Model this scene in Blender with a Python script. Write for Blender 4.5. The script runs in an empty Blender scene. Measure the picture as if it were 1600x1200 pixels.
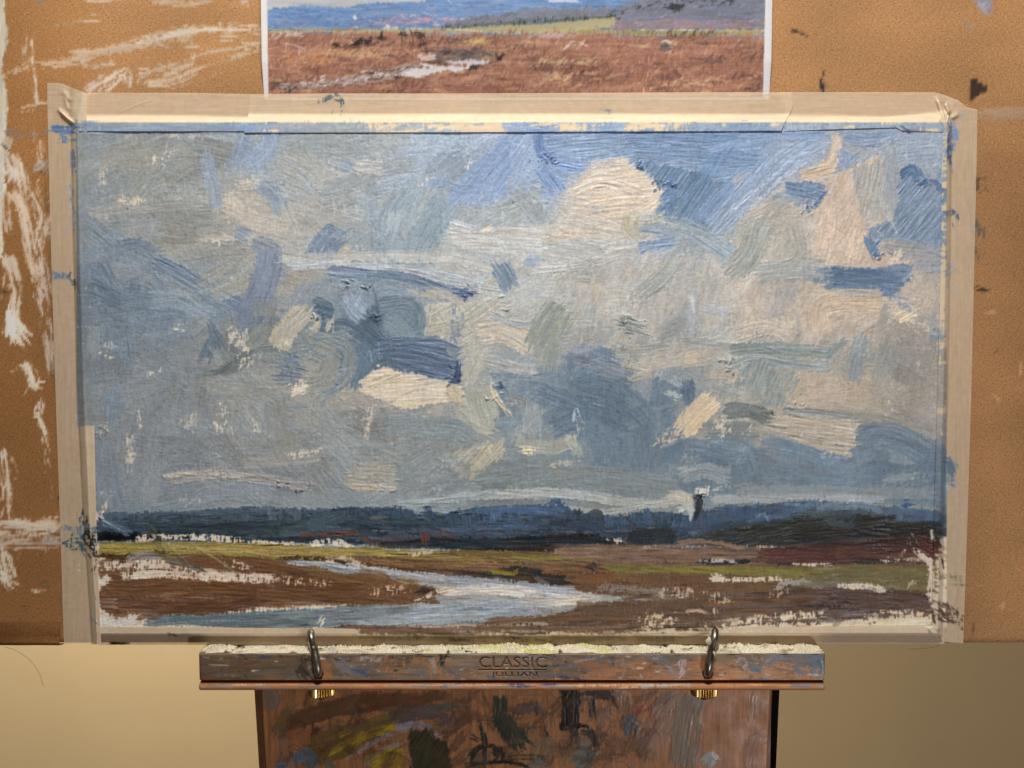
import bpy, bmesh, math, sys
import numpy as np
from mathutils import Vector, Matrix
scene = bpy.context.scene
COL = scene.collection

# ------------------------------------------------------------------ camera (metres; board plane is y = 0, up is z)
HF = math.radians(56.0)
TILT = math.radians(3.8)
DIST = 0.557
CAM = np.array([0.0, -DIST*math.cos(TILT), DIST*math.sin(TILT)])
FPX = 800/math.tan(HF/2)
cam_data = bpy.data.cameras.new("camera"); cam = bpy.data.objects.new("camera", cam_data); COL.objects.link(cam)
cam_data.sensor_width = 36; cam_data.lens = 18/math.tan(HF/2); cam_data.clip_start = .01; cam_data.clip_end = 50
cam.location = CAM; cam.rotation_euler = (math.pi/2-TILT, 0, 0)
scene.camera = cam

# ------------------------------------------------------------------ room light
world = bpy.data.worlds.new("World"); scene.world = world; world.use_nodes = True
world.node_tree.nodes["Background"].inputs[0].default_value = (1.0, .80, .58, 1)
world.node_tree.nodes["Background"].inputs[1].default_value = 0.06
def area(name, loc, aim, size, power, col, sy=None):
    d = bpy.data.lights.new(name, 'AREA'); d.shape = 'RECTANGLE'; d.size = size; d.size_y = sy or size
    d.energy = power; d.color = col
    o = bpy.data.objects.new(name, d); COL.objects.link(o); o.location = loc
    o.rotation_euler = (Vector(aim)-Vector(loc)).to_track_quat('-Z', 'Y').to_euler()
    return o
area("work_lamp", (-.0, -.47, .74), (0, 0, .02), .13, 8.0, (1.0, .93, .81))
area("side_lamp", (.46, -.76, -.52), (.05, 0, -.16), .06, 2.1, (1.0, .92, .90))
area("room_lamp", (-.50, .16, .30), (-.20, .62, -.42), .25, 9.8, (1.0, .90, .74))
scene.view_settings.view_transform = 'Standard'; scene.view_settings.look = 'None'
scene.view_settings.exposure = 0; scene.view_settings.gamma = 1

def P(u, v, y=0.0):
    """the point on the vertical plane at depth y seen at photograph pixel (u, v)"""
    a = (np.asarray(u, float)-800)/FPX; b = (600-np.asarray(v, float))/FPX
    dy = math.cos(TILT)+b*math.sin(TILT); dz = -math.sin(TILT)+b*math.cos(TILT)
    t = (y-CAM[1])/dy
    return np.stack([a*t, t*0+y, CAM[2]+t*dz], -1)
def pix(p):
    """photograph pixel of world points (to read paint films where the things stand)"""
    p = np.asarray(p, float)-CAM
    d = p[..., 1]*math.cos(TILT)-p[..., 2]*math.sin(TILT)
    up = p[..., 1]*math.sin(TILT)+p[..., 2]*math.cos(TILT)
    return 800+FPX*p[..., 0]/d, 600-FPX*up/d
def pt(u, v, y=0.0): return tuple(float(c) for c in P(u, v, y))

def lamp_fall(p, nrm=(0, -1, 0)):
    return None
# ------------------------------------------------------------------ paint engine
# Every paint film (the painting, smears on boards, on tape, on the easel, the printed sheet)
# is laid stroke by stroke into small rasters: colour (sRGB), cover, relief height.
import numpy as np
RS = 1.0
OX, OY = -60.0, -60.0
RW, RH = int(1720/RS), int(1300/RS)
rng = np.random.default_rng(7)

def _tab(seed, nx, ny, sx, sy):
    r = np.random.default_rng(seed).standard_normal((ny, nx))
    fy = np.fft.fftfreq(ny)[:, None]; fx = np.fft.fftfreq(nx)[None, :]
    g = np.exp(-2*np.pi**2*((fx*sx)**2 + (fy*sy)**2))
    t = np.real(np.fft.ifft2(np.fft.fft2(r)*g))
    return ((t-t.mean())/t.std()).astype(np.float32)
STREAK = _tab(1, 1024, 512, 9, 0.7)*0.93 + _tab(12, 1024, 512, 28, 1.0)*0.28 + _tab(11, 1024, 512, 50, 2.8)*0.14
HAIRS = _tab(13, 1024, 1024, 8, 0.5)
RAG = _tab(2, 512, 512, 5, 1.3)
BLOB = _tab(3, 512, 512, 8, 8)
BIG = _tab(4, 512, 512, 24, 24)
FINE = _tab(5, 1024, 1024, 0.7, 0.7)
WEAVE = _tab(6, 512, 512, 2.2, 0.6)*.55 + _tab(8, 512, 512, 0.6, 2.6)*.85

def look(T, x, y):
    ny, nx = T.shape
    xf = np.floor(x); yf = np.floor(y)
    fx = (x-xf).astype(np.float32); fy = (y-yf).astype(np.float32)
    x0 = xf.astype(np.int64) % nx; y0 = yf.astype(np.int64) % ny
    x1 = (x0+1) % nx; y1 = (y0+1) % ny
    return (T[y0, x0]*(1-fx)+T[y0, x1]*fx)*(1-fy) + (T[y1, x0]*(1-fx)+T[y1, x1]*fx)*fy

def sm(a, b, x):
    t = np.clip((x-a)/(b-a), 0, 1)
    return t*t*(3-2*t)

def hexc(c):
    if isinstance(c, str):
        c = [int(c[i:i+2], 16) for i in (0, 2, 4)]
    return np.array(c, np.float32)/255

def pts(s):
    if isinstance(s, str):
        return np.array([[float(v) for v in p.split(',')] for p in s.split()])
    return np.array(s, float)

def curve(P, n=14):
    if len(P) == 2: return P
    out = []
    Q = np.vstack([2*P[0]-P[1], P, 2*P[-1]-P[-2]])
    k = max(2, n//(len(P)-1))
    for i in range(1, len(Q)-2):
        a, b, c, d = Q[i-1], Q[i], Q[i+1], Q[i+2]
        for j in range(k):
            t = j/k
            out.append(0.5*((2*b)+(c-a)*t+(2*a-5*b+4*c-d)*t*t+(3*b-a-3*c+d)*t**3))
    out.append(P[-1])
    return np.array(out)

class Film:
    """A raster in photograph pixels; col sRGB, cov cover 0..1, hgt relief in mm."""
    def __init__(s, x0, y0, x1, y1, rs=RS, base=None):
        s.x0, s.y0, s.rs = x0, y0, rs
        s.w, s.h = int((x1-x0)/rs)+1, int((y1-y0)/rs)+1
        s.col = np.zeros((s.h, s.w, 3), np.float32); s.cov = np.zeros((s.h, s.w), np.float32)
        s.hgt = np.zeros((s.h, s.w), np.float32)
        if base is not None: s.col[:] = hexc(base)
        s.weave = 1.0
    def box(s, ax, ay, bx, by):
        i0 = max(0, int((ax-s.x0)/s.rs)); i1 = min(s.w, int((bx-s.x0)/s.rs)+2)
        j0 = max(0, int((ay-s.y0)/s.rs)); j1 = min(s.h, int((by-s.y0)/s.rs)+2)
        if i1 <= i0 or j1 <= j0: return None
        X, Y = np.meshgrid(s.x0+np.arange(i0, i1)*s.rs, s.y0+np.arange(j0, j1)*s.rs)
        return (slice(j0, j1), slice(i0, i1)), X, Y
    def lay(s, sl, X, Y, a, t, sp, col, op, dry, dryend, tl, h, jit, mix, ridge):
        o1, o2, hv = rng.random(3)*500; hv = .35+hv/500*1.0
        st = look(STREAK, t+o1, sp*1.0+o2)
        hs = look(HAIRS, t+o2, sp+o1)
        wv = look(WEAVE, X/1.15, Y/1.15)
        d = dry + dryend*np.clip(tl, 0, 1)**2
        if np.any(d > 0) if isinstance(d, np.ndarray) else d > 0:
            f = (0.22+.7*(1-s.weave))*st + 1.1*wv*s.weave + 0.34*look(BLOB, X/1.6+o1, Y/1.6+o2)
            a = a*sm(-0.5, 0.5, f + 1.9 - 3.8*d)
        a = np.clip(a*op, 0, 1)
        c = hexc(col) if not isinstance(col, np.ndarray) else col
        under = s.col[sl]
        m = np.clip(mix + 0.10*st, 0, 1)[..., None]*np.minimum(1, s.cov[sl]+(s.cov[sl] > 2))[..., None]
        lum = (1 + jit*st + 0.6*jit*look(BLOB, X/4+o2, Y/4+o1))[..., None]
        cc = c*lum*np.array([1.0, 1.0, 1.0])
        # a breath of warm/cool variation between bristles
        wc = (jit*0.22*look(STREAK, t+o2, sp*0.7+o1))[..., None]*np.array([1.0, 0.1, -1.0])
        cc = (cc + wc)*(1-m) + under*m
        A = a[..., None]
        s.col[sl] = under*(1-A) + cc*A
        s.cov[sl] = s.cov[sl]*(1-a) + a
        H = s.hgt[sl]
        s.hgt[sl] = H*(1-0.75*a) + a*h*(0.45+0.17*st) + a*np.clip(abs(h), 0, .34)*.33*hv*hs + ridge*h*np.clip(a*(1-a)*4, 0, 1)*(a > 0.02)
    def stroke(s, P, w, col, op=1., dry=0., end=0.0, h=.12, jit=.038, mix=.12, ridge=.4, soft=2.0, rag=2.0, roundness=.35):
        P = curve(pts(P))
        m = w/2+6
        b = s.box(P[:, 0].min()-m, P[:, 1].min()-m, P[:, 0].max()+m, P[:, 1].max()+m)
        if b is None: return
        sl, X, Y = b
        best = np.full(X.shape, 1e9); T = np.zeros(X.shape); S = np.zeros(X.shape); U = np.zeros(X.shape)
        seg = P[1:]-P[:-1]; L = np.hypot(seg[:, 0], seg[:, 1])+1e-9; cum = np.concatenate([[0], np.cumsum(L)])
        n = len(seg)
        for i in range(n):
            dx, dy = seg[i]/L[i]
            rx = X-P[i, 0]; ry = Y-P[i, 1]
            al = rx*dx+ry*dy; ac = -rx*dy+ry*dx
            lo = -1e9 if i == 0 else 0; hi = 1e9 if i == n-1 else L[i]
            alc = np.clip(al, lo, hi)
            dd = np.hypot(al-alc, ac)
            k = dd < best
            best[k] = dd[k]; T[k] = cum[i]+al[k]; S[k] = (ac if True else dd)[k]
        Lt = cum[-1]
        o = rng.random()*500
        rg = look(RAG, T/2+o, S+o)*rag
        sn = S/(w/2)
        bow = roundness*w/2*(sn**2)
        e0 = T - bow + w*0.0 + look(STREAK, np.full_like(T, o), S*1.2+o)*rag*1.3
        e1 = (Lt - T) - bow + look(STREAK, np.full_like(T, o+77), S*1.2+o)*rag*2.0
        side = w/2 - np.abs(S) + rg*0.4
        sd = np.minimum(np.minimum(e0, e1), side) + 1.1*look(WEAVE, X/1.1, Y/1.1)*min(1, w/9)
        a = sm(-soft*.5, soft*.5+.5, sd)
        s.lay(sl, X, Y, a, T, S, col, op, dry, end, T/Lt, h, jit, mix, ridge)
    def patch(s, P, ang, col, op=1., dry=0., h=.12, jit=.038, mix=.1, ridge=.4, soft=3., rag=4., grad=None, bend=0.):
        P = pts(P); m = rag*2+soft+4
        b = s.box(P[:, 0].min()-m, P[:, 1].min()-m, P[:, 0].max()+m, P[:, 1].max()+m)
        if b is None: return
        sl, X, Y = b
        th = np.radians(-ang); ca, sa = np.cos(th), np.sin(th)
        T = X*ca+Y*sa; S = -X*sa+Y*ca
        o = rng.random()*400
        if bend: S = S + bend*np.sin(T/45+o)*4
        wx = look(RAG, T/2+o, S+o)*rag; wb = look(BLOB, X/2.5+o, Y/2.5)*rag*.6
        XX = X+wx*ca-wb*sa; YY = Y+wx*sa+wb*ca
        inside = np.zeros(X.shape, bool); d2 = np.full(X.shape, 1e9)
        n = len(P)
        for i in range(n):
            x1, y1 = P[i]; x2, y2 = P[(i+1) % n]
            c = ((y1 > YY) != (y2 > YY))
            if y2 != y1:
                c &= XX < (x2-x1)*(YY-y1)/(y2-y1)+x1
                inside ^= c
            dx, dy = x2-x1, y2-y1
            t = np.clip(((XX-x1)*dx+(YY-y1)*dy)/(dx*dx+dy*dy+1e-9), 0, 1)
            d2 = np.minimum(d2, (XX-x1-t*dx)**2+(YY-y1-t*dy)**2)
        sd = np.sqrt(d2)*np.where(inside, 1, -1) + 1.3*look(WEAVE, X/1.1, Y/1.1)
        a = sm(-soft*.5, soft*.5+.5, sd)
        if grad is not None:
            c2, gx0, gy0, gx1, gy1 = grad
            g = np.clip(((X-gx0)*(gx1-gx0)+(Y-gy0)*(gy1-gy0))/((gx1-gx0)**2+(gy1-gy0)**2)+.12*look(STREAK, T+o, S), 0, 1)[..., None]
            col = hexc(col)*(1-g)+hexc(c2)*g
        s.lay(sl, X, Y, a, T, S, col, op, dry, 0, T*0, h, jit, mix, ridge)
    def at(s, x, y):
        i = min(max(int((x-s.x0)/s.rs), 0), s.w-1); j = min(max(int((y-s.y0)/s.rs), 0), s.h-1)
        return s.col[j, i].copy()
    def sample(s, x, y):
        """bilinear read at photograph coordinates: colour, cover, height"""
        fx = np.clip((x-s.x0)/s.rs, 0, s.w-1.001); fy = np.clip((y-s.y0)/s.rs, 0, s.h-1.001)
        i = fx.astype(int); j = fy.astype(int); a = (fx-i)[..., None]; b = (fy-j)[..., None]
        D = np.concatenate([s.col, s.cov[..., None], s.hgt[..., None]], 2)
        r = (D[j, i]*(1-a)+D[j, i+1]*a)*(1-b)+(D[j+1, i]*(1-a)+D[j+1, i+1]*a)*b
        return r[..., :3], r[..., 3], r[..., 4]

# ------------------------------------------------------------------ the painting
def make_painting():
    F = Film(110, 180, 1492, 1000)
    F.cov[:] = 1
    gx = np.array([120, 234, 338, 442, 546, 650, 754, 858, 962, 1066, 1170, 1274, 1378, 1480.])
    gy = np.array([200, 290, 370, 450, 530, 610, 690, 770.])
    G = """
    828c93 8f9392 979c9e 8fa0b0 9aa1a1 9ca6ac 8ca0bd 8fa6c4 8ba0bb 8094ae 8798af 9aa1aa 8c98a8 8f98a3
    7f8688 8b8e8b 98999a 9aa0a2 a8a7a2 9ca3a6 8a9dbb 909fb5 cabdac 7b8fa8 8e9eb4 bdb09f a3a19a 8490a0
    76808a 868b8b a09d94 a8a49a 98a0a4 94a0a7 b0b3b1 b0b4b3 beb7ac 8f9eae 999fa4 b6ab9e b9a996 75869b
    65758a 748290 8b8f8f 7c8795 90999f 8998a2 adafaa b1b4b4 b4b1aa aeaea7 a7a69e b9ac9b a69a8c a89c8d
    66727e 777f86 7d8181 788288 6a7c8b 64778e a8a59a a3a49c aba9a0 a9a79f a5a39a 9d9a90 989489 8e8b82
    727a80 7a8187 858887 93938d a59d8f b4a895 979b98 6e8292 6e8294 868b8b 979489 a89f8e 9b9489 8e887c
    747a7d 727b83 7b8083 8a8e8c 85898a 7b8488 8f928f 7c8990 687c8d 707f8b 6c7577 958e83 667a8d 647484
    6d7983 717d88 7e858a 838a8e 80888c 858d91 7b858c 767e82 80837f 878b8a 70838f 6b7b89 6a7680 617080"""
    rows = [[hexc(c) for c in r.split()] for r in G.strip().split('\n')]
    G = np.array(rows)
    X, Y = np.meshgrid(F.x0+np.arange(F.w)*F.rs, F.y0+np.arange(F.h)*F.rs)
    wx = X+look(BIG, X/3, Y/3)*22; wy = Y+look(BIG, X/3+200, Y/3+90)*16
    ix = np.clip(np.interp(wx, gx, np.arange(14)), 0, 12.999); iy = np.clip(np.interp(wy, gy, np.arange(8)), 0, 6.999)
    i = ix.astype(int); j = iy.astype(int); a = (ix-i)[..., None]; b = (iy-j)[..., None]
    F.col[:] = (G[j, i]*(1-a)+G[j, i+1]*a)*(1-b)+(G[j+1, i]*(1-a)+G[j+1, i+1]*a)*b
    p, s = F.patch, F.stroke
    S = dict(soft=9, rag=7, mix=.25)
    # broad masses, scrubbed in softly
    p("150,200 300,200 330,300 250,330 150,330", 20, "8b8f8e", **S)
    p("150,335 330,320 330,380 150,400", 5, "868a8a", **S)
    p("355,280 400,270 445,300 440,372 350,385 330,345", 30, "aaa59b", **S)
    p("540,300 610,250 600,330 560,350 420,345 440,290", 0, "a9a7a2", op=.8, **S)
    p("590,250 700,230 720,300 690,400 560,395 560,330", 55, "8f9da7", **S)
    p("700,205 790,205 700,280 600,290 620,230", 8, "9ba9ba", **S)
    p("400,200 600,205 570,250 420,280", 3, "979d9f", **S)
    p("415,345 540,330 520,420 440,500 410,440", 45, "a29f95", **S)
    p("690,370 960,375 930,430 800,420 740,440 620,400", -8, "b1b1ac", **S)
    p("800,420 1000,400 1000,520 880,600 820,560", 50, "a9a8a0", **S)
    p("1000,400 1160,410 1160,540 1000,540", 88, "adaaa2", **S)
    p("1160,330 1280,330 1290,420 1180,470 1150,420", 70, "999b94", **S)
    p("1150,470 1290,450 1450,470 1380,540 1150,545", 20, "b3a898", **S)
    p("1340,540 1470,470 1470,700 1340,670", 70, "938f84", **S)
    p("1230,590 1400,580 1400,645 1235,640", 0, "afa08e", **S)
    p("150,440 260,430 330,480 300,520 150,560", 10, "6c7c8e", **S)
    p("140,560 330,560 330,700 150,790", 80, "7a8085", **S)
    p("330,590 520,640 700,640 760,720 540,720 340,720", 3, "858988", **S)
    p("480,520 590,480 650,470 720,545 715,600 600,575 560,600 540,570 500,560", 30, "61748a", **S)
    p("765,595 1000,590 1070,600 1060,650 1000,700 930,700 840,670 790,650", 25, "62778b", **S)
    p("1080,690 1220,680 1340,712 1345,678 1405,678 1470,708 1472,800 1100,770 900,730 930,690", -8, "61768a", **S)
    p("700,705 1000,735 1050,770 860,790 700,780", 0, "7c8485", **S)
    p("900,400 1160,405 1170,470 1150,545 1000,545 900,520", 70, "b1aba1", **{**S, 'op': .75})
    p("1160,340 1230,300 1290,290 1345,280 1352,372 1425,412 1460,420 1470,520 1290,545 1170,520 1150,450 1240,420 1180,400", 62, "b8a99a", **{**S, 'op': .85})
    p("1160,330 1240,315 1262,400 1190,432 1150,410", 70, "a2a197", **{**S, 'op': .8})
    p("1380,540 1470,500 1470,690 1350,660", 75, "98918a", **{**S, 'op': .8})
    # ---- second stage: many brush touches that pick up and drag the colour under them
    r = np.random.default_rng(21)
    def touches(n, x0, y0, x1, y1, wmin, wmax, lmin, lmax, angf, op=.62, h=.10, jit=.035, drag=14, dry=0.0):
        for _ in range(n):
            x = r.uniform(x0, x1); y = r.uniform(y0, y1)
            an = angf(x, y)+r.normal(0, 16)
            L = r.uniform(lmin, lmax); w = r.uniform(wmin, wmax)
            dx, dy = np.cos(np.radians(an)), -np.sin(np.radians(an))
            if r.random() < .5: dx, dy = -dx, -dy
            c = F.at(x, y)*(1+r.normal(0, .026)) + r.normal(0, .006)*np.array([1, .2, -1])
            q = r.normal(0, L*.045)
            F.stroke([[x, y], [x+dx*L/2-dy*q, y+dy*L/2+dx*q], [x+dx*L, y+dy*L]], w, c.astype(np.float32), op=op*r.uniform(.6, 1.15),
                     h=h*r.uniform(.5, 1.4), jit=jit, mix=.1, end=r.choice([0, .35, .55]), ridge=r.uniform(.1, .6), soft=r.uniform(2, 8), rag=2.5, dry=dry)
    def field(x, y):
        v = float(look(BIG, np.array(x/4.2), np.array(y/4.2)))
        return 28 + v*46 if x > 560 else 8+v*34
    touches(460, 100, 195, 1480, 800, 30, 58, 40, 90, field, op=.92)
    touches(520, 110, 195, 1480, 800, 14, 34, 26, 70, field, op=.6, h=.14)
    K = dict(soft=1.8, rag=2.2, mix=.08, h=.32)      # crisp wet-on-dry touches
    M = dict(soft=4, rag=3.2, mix=.16, h=.20)           # softer ones
    # left sky
    s("425,200 415,235 385,262", 30, "8498b6", op=.85, **M)
    s("386,212 378,240 366,262", 26, "7f93b0", op=.7, **M)
    s("322,238 333,290 338,322", 24, "8193ab", op=.8, **M)
    s("300,262 240,300", 26, "858987", op=.7, **M)
    s("235,268 190,330", 36, "828684", op=.8, **M)
    s("140,335 240,322 320,318", 20, "929390", op=.7, **M)
    s("370,290 410,285 428,292", 14, "b3aa9f", dry=.45, **M)
    s("352,320 400,345 435,352", 30, "b0a89d", op=.75, **M)
    s("405,288 432,310 440,335", 26, "7e8da1", op=.9, **M)
    s("445,320 462,362", 20, "aeaca4", op=.7, **M)
    s("370,362 390,372", 26, "7587a0", op=.85, **M)
    s("393,378 432,392 428,402", 22, "7f8b9b", op=.8, **M)
    s("180,388 215,382 243,402", 24, "69788a", op=.9, **M)
    s("135,350 165,372 185,392", 30, "6f7e8c", op=.75, **M)
    s("243,408 282,428 340,462 380,480", 26, "62758f", op=.95, **K)
    s("258,425 300,448 360,486", 20, "7a8a9d", op=.8, **M)
    s("262,470 230,440", 30, "66798d", op=.7, **M)
    s("150,435 200,425 235,440", 24, "8a8f92", op=.55, **M)
    s("152,415 175,462", 34, "5d7086", op=.85, **M)
    s("178,440 182,472", 22, "7d868a", op=.6, **M)
    s("290,400 330,392 380,388", 26, "8b8e8d", op=.8, **M)
    s("310,450 345,432 380,410 ", 34, "8e9290", op=.85, **M)
    s("330,462 370,450 392,436", 24, "9b9a92", op=.8, **M)
    s("424,392 410,450 378,512", 42, "6e7d98", op=.92, **K)
    s("405,385 396,400", 22, "7487a2", op=.8, **M)
    s("140,475 210,468 300,482", 34, "64778b", op=.85, **M)
    s("235,470 285,470 330,498", 30, "8795a0", op=.7, **M)
    s("150,505 146,560", 24, "879196", op=.55, **M)
    s("190,515 200,570", 24, "6a7c8e", op=.6, **M)
    s("205,510 275,500", 20, "627488", op=.6, **M)
    s("322,500 300,520", 26, "8a8d88", op=.75, **M)
    s("339,522 326,552 322,562", 20, "53677d", **M)
    s("345,520 358,548 375,562", 30, "696f70", op=.8, **M)
    s("392,560 365,578 312,586", 13, "656d6e", op=.9, **M)
    s("415,470 405,520 380,545", 40, "7e837f", op=.85, **M)
    s("338,540 345,570", 22, "858e90", op=.7, **M)
    s("435,560 410,550 470,545", 22, "737a7a", op=.8, **M)
    s("318,598 360,604 430,600", 30, "8f9390", op=.6, **M)
    s("175,608 172,660", 30, "6b7d91", op=.7, **M)
    s("320,680 300,700 250,700", 40, "72797c", op=.5, **M)
    s("160,690 175,790", 40, "6f7d8c", op=.55, **M)
    s("230,790 245,730", 26, "82898e", op=.5, **M)
    # centre left
    s("532,362 512,378 494,412", 44, "6b7e98", **K)
    s("520,360 540,372", 16, "7d8ea4", **M)
    s("576,310 582,355", 16, "7b90a8", op=.9, **M)
    s("534,254 550,262", 20, "8097b4", op=.8, **M)
    s("555,262 600,266", 22, "b3b0ab", op=.8, **K)
    s("555,300 580,318 575,345", 22, "a6aeb3", op=.6, **M)
    s("552,392 522,415", 24, "b9aa91", op=.9, **M)
    s("640,300 610,345 600,400", 40, "8a9ba8", op=.8, **M)
    s("700,310 670,360 645,405", 48, "899ca8", op=.85, **M)
    s("620,330 612,362", 22, "a9b2b5", op=.7, **M)
    s("700,352 745,366 800,378 900,384", 20, "bdbfc3", **K)
    s("790,376 900,388 990,376", 22, "bab9b5", op=.85, **K)
    s("440,404 560,402 700,404 770,420", 16, "b4b3ae", **M)
    s("450,416 520,415 600,420 690,438 790,452", 12, "a5abaf", **K)
    s("515,428 570,430 640,438 700,458 736,462", 22, "6a7f9b", **K)
    s("512,420 550,424", 14, "7688a0", **K)
    s("560,415 650,420 770,440", 9, "aab0b3", **K)
    s("712,458 738,458", 16, "4a628d", soft=1.4, rag=4, mix=0, h=.7)
    s("760,345 800,330 840,310", 34, "9ca29f", op=.85, **M)
    s("806,292 835,320 862,352", 38, "9aa1a2", op=.9, **M)
    s("742,372 772,352", 16, "d3cbba", **K)
    s("765,322 732,318", 22, "b9b4a8", op=.8, dry=.2, **M)
    s("735,355 775,330", 30, "9ba3a4", op=.8, **M)
    # blues at the top
    p("700,300 742,252 790,212 820,216 806,262 782,308 748,323 702,320", 50, "8098bd", **M)
    s("730,300 690,285 660,290", 12, "839bc0", op=.7, **M)
    s("725,240 760,215 780,210", 12, "b3c0d4", op=.7, dry=.3, **M)
    s("640,215 700,212", 20, "9aabbf", op=.6, **M)
    p("795,205 842,205 850,265 830,300 800,290", 60, "93a7c4", op=.85, **M)
    p("846,205 1200,205 1190,260 1110,300 1045,300 1010,272 985,255 975,246 920,250 900,262 880,290 862,330 842,310 850,262", 5, "7d95b5", **M)
    s("870,258 905,265 920,262", 14, "7b97c3", **K)
    s("842,258 872,300 868,322", 26, "7c96bf", **K)
    s("841,206 847,240 868,248", 16, "6d88b4", **K)
    s("980,212 1060,214 1150,218", 22, "728bac", op=.9, **K)
    s("990,235 1080,240 1180,250", 26, "6f88a6", op=.9, **K)
    s("1150,205 1110,260 1090,300", 26, "6f8db3", op=.8, **K)
    p("985,250 1010,252 1100,270 1150,300 1120,352 1100,365 1018,337 1036,300 1012,276", 55, "67829f", **K)
    s("1055,300 1030,332", 30, "5f7b9b", **K)
    s("1100,345 1135,300 1180,270", 30, "7c92b4", op=.9, **K)
    s("1110,362 1150,320 1210,250", 34, "8d9fb9", op=.85, **K)
    s("1180,300 1230,250 1290,215", 34, "8c9db4", op=.85, **K)
    s("1140,330 1200,282 1260,240", 7, "aab5c6", dry=.35, **K)
    s("1150,345 1230,275 1290,235", 6, "aeb7c4", dry=.4, **K)
    s("1105,232 1200,215 1290,212", 14, "7f95b3", **M)
    # cream cloud
    p("700,352 770,360 850,340 870,372 985,360 1000,392 900,402 800,398 700,380", -3, "b9b7b1", soft=8, rag=6, mix=.2, h=.2)
    p("884,300 906,284 930,268 926,256 944,249 975,246 984,258 996,262 1004,274 1018,280 1026,294 1037,301 1030,318 1019,336 984,330 978,346 984,366 940,376 900,372 862,386 846,372 868,344 872,322", 5, "cabba8", ridge=.4, soft=3, rag=2.5, mix=.08, h=.24)
    s("840,372 880,352 930,356", 22, "b7b2a9", op=.85, **M); s("860,352 880,330 884,306", 18, "b3b3b3", op=.7, **M)
    for q_, w_, c_ in [("870,330 900,352 960,372", 26, "b9b3a6"), ("880,300 862,330 850,350", 22, "aab0b4"), ("900,372 960,380 1000,372", 22, "b4b1a8"), ("905,285 930,270 960,268", 26, "cbbfae"),
                       ("985,330 1010,320 1030,308", 20, "cdbda8"), ("885,350 930,362 985,352", 24, "c3b8a8"), ("870,312 905,318 940,330", 22, "bfb8ae"), ("930,345 970,335 1000,345", 24, "c6b9a6")]:
        s(q_, w_, c_, op=.8, soft=7, rag=6, mix=.25, h=.2)
    s("925,256 965,252", 12, "b9b4b4", op=.8, **K)
    s("895,300 940,285 1000,300", 16, "d2c4b2", op=.8, **K)
    s("900,330 960,318 1010,315", 18, "cdbda9", op=.7, **K)
    s("915,328 935,324", 10, "a9b2bd", op=.7, **M)
    s("880,345 930,350 980,360", 24, "bcb6ab", op=.7, **M)
    s("990,335 985,356 1000,372", 26, "aca691", op=.9, **M)
    s("1000,350 1070,358 1110,378 1145,402", 30, "919ea7", **K)
    s("1012,344 1075,360 1130,385", 6, "a9aea8", dry=.2, **K)
    s("998,386 1045,380 1058,376", 16, "7d97bb", **M)
    s("1000,395 1010,388", 8, "5f7ba8", **M)
    s("1010,398 1004,412", 9, "c9c0ad", op=.8, **M)
    s("818,402 842,410", 22, "90a3bb", op=.9, **M)
    s("850,380 930,395 905,412", 26, "a5a7a2", op=.7, **M)
    s("778,412 788,430 797,452", 32, "778ba3", **K)
    s("760,445 776,440", 20, "aba693", op=.9, **M)
    s("830,425 900,415 960,400", 14, "c0bfbb", op=.7, dry=.15, **K)
    s("935,440 928,470", 16, "c2b7a3", op=.8, **M)
    s("1060,392 1035,430 990,470", 30, "9fa19b", op=.75, **K)
    s("1085,450 1078,525", 14, "a7adb6", op=.75, **M)
    s("1080,460 1085,490", 5, "c9ccd0", dry=.2, **M)
    # upper right
    p("1300,206 1316,214 1312,250 1300,275 1272,290 1250,292 1255,272 1292,248 1300,230", 60, "c4b19d", **K)
    s("1255,275 1300,262", 14, "c7b39b", **K)
    s("1320,215 1350,220 1400,212", 22, "7f91a9", op=.9, **K)
    s("1318,232 1325,262 1345,248", 26, "7f93b0", op=.85, **K)
    s("1370,230 1400,215", 12, "a9aeb8", dry=.3, **K)
    p("1290,280 1340,258 1375,240 1388,256 1372,290 1352,350 1352,372 1360,402 1420,412 1400,418 1290,412 1278,380 1268,330", 62, "c0ac98", **M)
    p("1330,262 1380,248 1390,290 1385,336 1352,344 1338,300", 80, "a2a099", **M)
    s("1300,325 1290,400", 34, "c3af9b", **K)
    s("1345,360 1335,405", 34, "c6b29d", **K)
    s("1240,300 1200,330 1190,352", 24, "a29f94", op=.8, **M)
    s("1170,335 1200,322", 18, "bfb3a3", op=.8, **M)
    s("1190,345 1170,400 1140,430", 40, "9b9c94", **K)
    s("1240,345 1250,400 1220,420", 34, "a5a198", op=.85, **M)
    s("1145,290 1162,272", 9, "b8a9a5", op=.8, **M)
    p("1228,284 1284,283 1293,297 1268,328 1252,322 1224,303", -12, "6a829f", **K)
    s("1290,300 1268,325 1254,322", 7, "4d6890", h=.5, soft=1.4, rag=3, mix=0)
    s("1215,305 1250,315", 12, "8a95a0", **M)
    s("1400,240 1470,235 1472,255", 30, "8c97a5", op=.85, **M)
    s("1392,232 1396,350", 22, "8a9097", op=.7, **M)
    p("1406,275 1416,262 1428,268 1440,286 1456,281 1477,296 1477,402 1440,395 1385,368 1374,380 1368,402 1352,372 1356,358 1388,345 1402,320", 50, "6e8199", **K)
    s("1407,275 1425,265 1442,290", 16, "556e8c", **K)
    s("1440,290 1458,284 1478,300", 12, "59708e", **K)
    s("1354,370 1368,400", 14, "5c7594", **K)
    s("1360,368 1420,375 1475,395", 10, "76879a", **M)
    s("1385,385 1430,392 1478,400", 24, "918f8a", op=.9, **M)
    s("1410,392 1400,410", 9, "c7b69c", dry=.2, **K)
    s("1480,415 1430,418", 18, "8b9098", op=.7, **M)
    s("1180,428 1240,420 1300,424", 34, "9da19f", op=.75, **M)
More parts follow.
